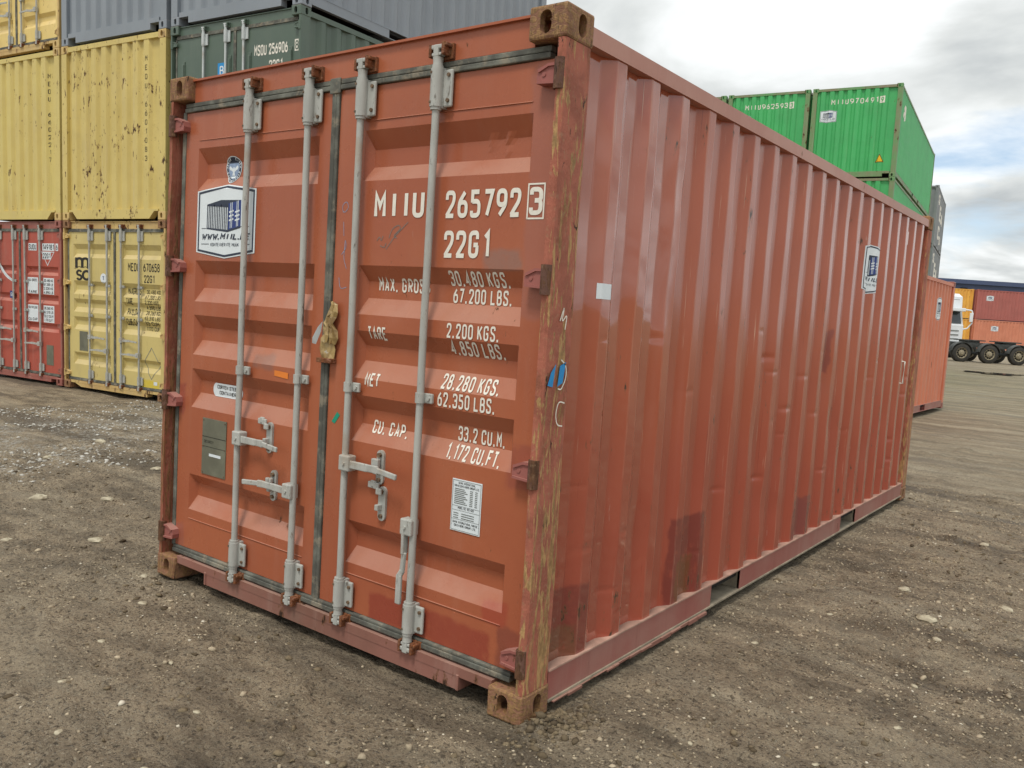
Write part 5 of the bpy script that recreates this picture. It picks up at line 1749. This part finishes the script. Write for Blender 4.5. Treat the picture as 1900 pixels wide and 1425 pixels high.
def far_container(name, label, along, up, paint_m, L, z0, depth=0.0, group='far containers', front='panel', ang=None):
    m4 = Matrix.Translation((P0.x, P0.y, z0)) @ Matrix.Rotation(angR + R(-4) + R(90), 4, 'Z')
    # local +x of this frame points away from the camera's right; long side faces the camera
    m4 = m4 @ Matrix.Translation((-W + depth * -1, -L - along, up))
    return container(name, label, m4, L=L, paint_m=paint_m, front=front, group=group)[0]


zb = P0.z - H20
# long sides facing the camera: local x = W side is turned towards it
def far2(name, label, s0, up, paint_m, L, back=0.0):
    """long side faces the camera, its left end s0 metres right of the corner seen beside the truck cab"""
    base = Matrix.Translation((P0.x, P0.y, zb)) @ Matrix.Rotation(angR - R(3), 4, 'Z')
    m4 = base @ Matrix.Translation((s0, back, up)) @ Matrix.Translation((0, W, 0)) @ Matrix.Rotation(R(-90), 4, 'Z') 
    return container(name, label, m4, L=L, paint_m=paint_m, front='panel', group='far containers')[0], base


FR, FB = far2('shipping_container', 'dull red container with a white label on top of the far pale orange one', 0, H20, M['dred'], 12.19)
FO, _ = far2('shipping_container', 'pale orange container with a white label behind the three-axle chassis', 0, 0, M['forange'], 12.19)
FM, _ = far2('shipping_container', 'mustard yellow container behind the white truck cab, upper one', -6.2, H20, M['mustard'], 6.058, 0.4)
FM2, _ = far2('shipping_container', 'mustard yellow container behind the white truck cab, lower one', -6.2, 0, M['mustard'], 6.058, 0.4)


og2 = lambda a, b, l: (W - .012 - prof_depth(SPG, a) + l, a, b)
for o_, y_, z_ in ((FR, .80, 1.62), (FO, 1.45, 1.62)):
    logo(o_, og2, [(0, p[0]) for p in SPG if y_ - .1 < p[0] < y_ + .8], y_, z_, .62, .48)

# ------------------------------------------------------------------ navy warehouse on the horizon
A = Vector(CAM) + ray(1700, 510) * 112
bmat = Matrix.Translation((A.x, A.y, 0.3)) @ Matrix.Rotation(angR, 4, 'Z')
bld = empty('warehouse', bmat)
tag(bld, 'long low navy blue warehouse on the horizon behind the far containers', 'warehouse')
MB().box((-30, 0, 0), (60, 30, 8.2)).build('wall', M['navyb'], bld)
MB().box((-30.4, -0.4, 8.2), (60.4, 30.4, 8.75)).build('roof', M['navyb'], bld)
for k in range(12):
    MB().box((-27 + 7 * k, -0.12, 0.1), (-23.4 + 7 * k, -0.004, 4.2)).build('dock_door', M['dgrey'], bld)
for k in range(6):
    MB().box((-20 + 13 * k, -0.25, 7.3), (-19.2 + 13 * k, -0.004, 7.7)).build('wall_lamp', M['black'], bld)
for x_ in (3.3, 4.4):
    MB().box((x_, 6, 8.75), (x_ + .07, 6.07, 10.2)).build('roof_mast', M['galv'], bld)

# ------------------------------------------------------------------ three-axle chassis in front of the far containers
Q0 = Vector(CAM) + ray(1783, 672) * 45.5
zt_ = Q0.z
cm = Matrix.Translation((Q0.x, Q0.y, zt_)) @ Matrix.Rotation(angR + R(1), 4, 'Z')
ch = empty('trailer_chassis', cm)
tag(ch, 'black three-axle truck chassis with big dusty wheels, right of the orange container', 'truck chassis')
for y_ in (0.75, 1.55):
    MB().box((-4.5, y_, 0.82), (6.5, y_ + .12, 1.08), .01).build('chassis_rail', M['chassis'], ch)
for x_ in (-4, -2, 0.7, 2.2, 4.2, 6.2):
    MB().box((x_, .87, .86), (x_ + .1, 1.55, 1.04)).build('cross_member', M['chassis'], ch)


def wheel(parent, x, y, r_=0.50):
    m_ = MB()
    prof = [(0.0, r_ * .60), (0.0, r_ * .90), (.03, r_ * .98), (.07, r_), (.24, r_), (.28, r_ * .98), (.31, r_ * .9), (.31, r_ * .6)]
    n = 28
    v = [(x + q * math.cos(2 * math.pi * k / n), y + a, r_ + q * math.sin(2 * math.pi * k / n)) for k in range(n) for a, q in prof]
    m = len(prof)
    f = [(k * m + i, k * m + i + 1, ((k + 1) % n) * m + i + 1, ((k + 1) % n) * m + i) for k in range(n) for i in range(m - 1)]
    m_.add(v, f, True)
    wh_ = m_.build('wheel', M['tyre'], parent)
    d_ = MB()
    prof = [(.02, r_ * .62), (.01, r_ * .56), (.06, r_ * .5), (.08, r_ * .36), (.02, r_ * .30), (.0, r_ * .18), (-.03, r_ * .15), (-.03, 0.001)]
    v = [(x + q * math.cos(2 * math.pi * k / n), y + a, r_ + q * math.sin(2 * math.pi * k / n)) for k in range(n) for a, q in prof]
    m = len(prof)
    f = [(k * m + i, k * m + i + 1, ((k + 1) % n) * m + i + 1, ((k + 1) % n) * m + i) for k in range(n) for i in range(m - 1)]
    d_.add(v, f)
    d_.build('rim', M['rim'], wh_)
    b_ = MB()
    for k in range(10):
        a = k * .6283
        b_.tube([(x + r_ * .40 * math.cos(a), y + .05, r_ + r_ * .40 * math.sin(a)), (x + r_ * .40 * math.cos(a), y + .1, r_ + r_ * .40 * math.sin(a))], .05, 8)
    b_.build('rim_hole', M['black'], wh_)


for x_ in (0.0, 1.50, 3.10):
    wheel(ch, x_, 0.0)
    wheel(ch, x_, 2.0)
    MB().tube([(x_, 0.2, .5), (x_, 2.1, .5)], .09, 10).build('axle', M['chassis'], ch)
    fn = MB()
    pts = [(x_ + .60 * math.cos(a), .5 + .60 * math.sin(a)) for a in [R(10 + 160 * k / 14) for k in range(15)]]
    for (a0, b0), (a1, b1) in zip(pts, pts[1:]):
        k0, k1 = (.57 / .60), (.57 / .60)
        fn.add([(a0, -.03, b0), (a1, -.03, b1), (a1, .36, b1), (a0, .36, b0), (x_ + (a0 - x_) * k0, -.03, .5 + (b0 - .5) * k0), (x_ + (a1 - x_) * k1, -.03, .5 + (b1 - .5) * k1), (x_ + (a1 - x_) * k1, .36, .5 + (b1 - .5) * k1), (x_ + (a0 - x_) * k0, .36, .5 + (b0 - .5) * k0)],
               [(0, 1, 2, 3), (4, 7, 6, 5), (0, 4, 5, 1), (3, 2, 6, 7)])
    fn.build('mudguard', M['chassis'], ch)
for x_ in (1.0, 3.0):
    fw = MB()
    fw.prism([(x_ - .6, .7), (x_ + .5, .7), (x_ + .75, .95), (x_ + .75, 1.1), (x_ + .3, 1.2), (x_ + .75, 1.3), (x_ + .75, 1.5), (x_ + .5, 1.75), (x_ - .6, 1.75), (x_ - .75, 1.2)], 1.17, 1.23, 'xy')
    fw.box((x_ - .35, .8, 1.08), (x_ + .35, 1.65, 1.175))
    fw.build('coupling_plate', M['chassis'], ch)

# ------------------------------------------------------------------ white truck cab facing the camera
Q1 = Vector(CAM) + ray(1778, 640) * 52
cabm = Matrix.Translation((Q1.x, Q1.y, gz(Q1.x, Q1.y))) @ Matrix.Rotation(angR + R(6), 4, 'Z')
cb = empty('parked_truck', cabm)
tag(cb, 'white truck cab with red flank facing the camera, beside the orange container', 'truck')
w2 = 0.0
X0, X1 = -2.15, 0.22
body = MB()
body.box((X0, 0.0, 0.95), (X1, 0.3, 2.05), .05)
body.prism([(0.05, 2.05), (0.30, 3.0), (0.35, 3.75), (0.75, 3.95), (2.2, 3.9), (2.2, .7), (0.05, .7)], X0 + .03, X1 - .03, 'yz')
body.build('cab_body', M['truck_white'], cb)
ws = MB()
ws.add([(X0 + .15, .035, 2.12), (X1 - .15, .035, 2.12), (X1 - .18, .235, 2.85), (X0 + .18, .235, 2.85)], [(0, 1, 2, 3)])
ws.build('windscreen', M['glass'], cb)
for a, b in ((X0 + .2, -1.15), (-.85, X1 - .2)):
    MB().add([(a, .325, 3.22), (b, .325, 3.22), (b, .338, 3.58), (a, .338, 3.58)], [(0, 1, 2, 3)]).build('roof_window', M['glass'], cb)
MB().box((X0 + .1, -.22, 2.86), (X1 - .1, .24, 3.06), .03).build('sun_visor', M['truck_white'], cb)
for z in (1.15, 1.4, 1.65):
    MB().box((X0 + .3, -.03, z), (X1 - .3, -.004, z + .06)).build('grille_slat', M['greyprint'], cb)
MB().box((X0 - .02, -.12, .45), (X1 + .02, .3, .93), .04).build('bumper', M['truck_white'], cb)
for x_ in (X0 + .12, X1 - .45):
    MB().box((x_, -.135, .62), (x_ + .33, -.121, .80)).build('headlight', M['glass'], cb)
MB().box((X1 - .03, .35, .9), (X1 + .02, 2.15, 2.0), .01).build('side_panel', M['truck_red'], cb)
for s_, x_ in ((1, X1), (-1, X0)):
    mr = MB()
    mr.tube([(x_ - s_ * .05, .2, 3.0), (x_ + s_ * .42, .0, 2.95), (x_ + s_ * .5, -.02, 2.75), (x_ + s_ * .5, -.02, 2.2), (x_ + s_ * .3, .1, 1.85), (x_ - s_ * .05, .2, 1.75)], .045, 8)
    mr.box((x_ + s_ * .4 - .1, -.08, 2.25), (x_ + s_ * .4 + .1, .0, 2.8), .02)
    mr.build('mirror', M['truck_white'], cb)
MB().box((X0 + .5, 2.2, .7), (X1 - .5, 6.5, 1.0)).build('truck_frame', M['chassis'], cb)
for x_ in (X0 + .05, X1 - .37):
    m_ = MB()
    m_.tube([(x_, .95, .5), (x_ + .32, .95, .5)], .5, 24)
    m_.build('wheel', M['tyre'], cb)
    m_ = MB()
    m_.tube([(x_, 5.2, .5), (x_ + .32, 5.2, .5)], .5, 24)
    m_.build('wheel', M['tyre'], cb)

# ------------------------------------------------------------------ puddle and concrete strip on the far track
t = NT('puddle_water')
t.bump(t.noise(6, 3, 0.5), 0.02, 0.01)
M['water'] = t.fin((0.05, 0.045, 0.035), 0.06, 0, 0.6)
pq = Vector(CAM) + ray(1845, 701) * 33
pv = []
for k in range(28):
    a = k * 2 * math.pi / 28
    r_ = 1 + .25 * math.sin(3 * a + 1) + .12 * math.sin(7 * a)
    pv.append((pq.x + 1.0 * r_ * math.cos(a) * RX.x - .9 * r_ * math.sin(a) * RX.y, pq.y + 1.0 * r_ * math.cos(a) * RX.y + .9 * r_ * math.sin(a) * RX.x))
zz_ = max(gz(*p) for p in pv) + 0.012
pd = mesh_obj('puddle', [(a, b, zz_) for a, b in pv], [tuple(range(28))], M['water'])
pd['kind'] = 'structure'
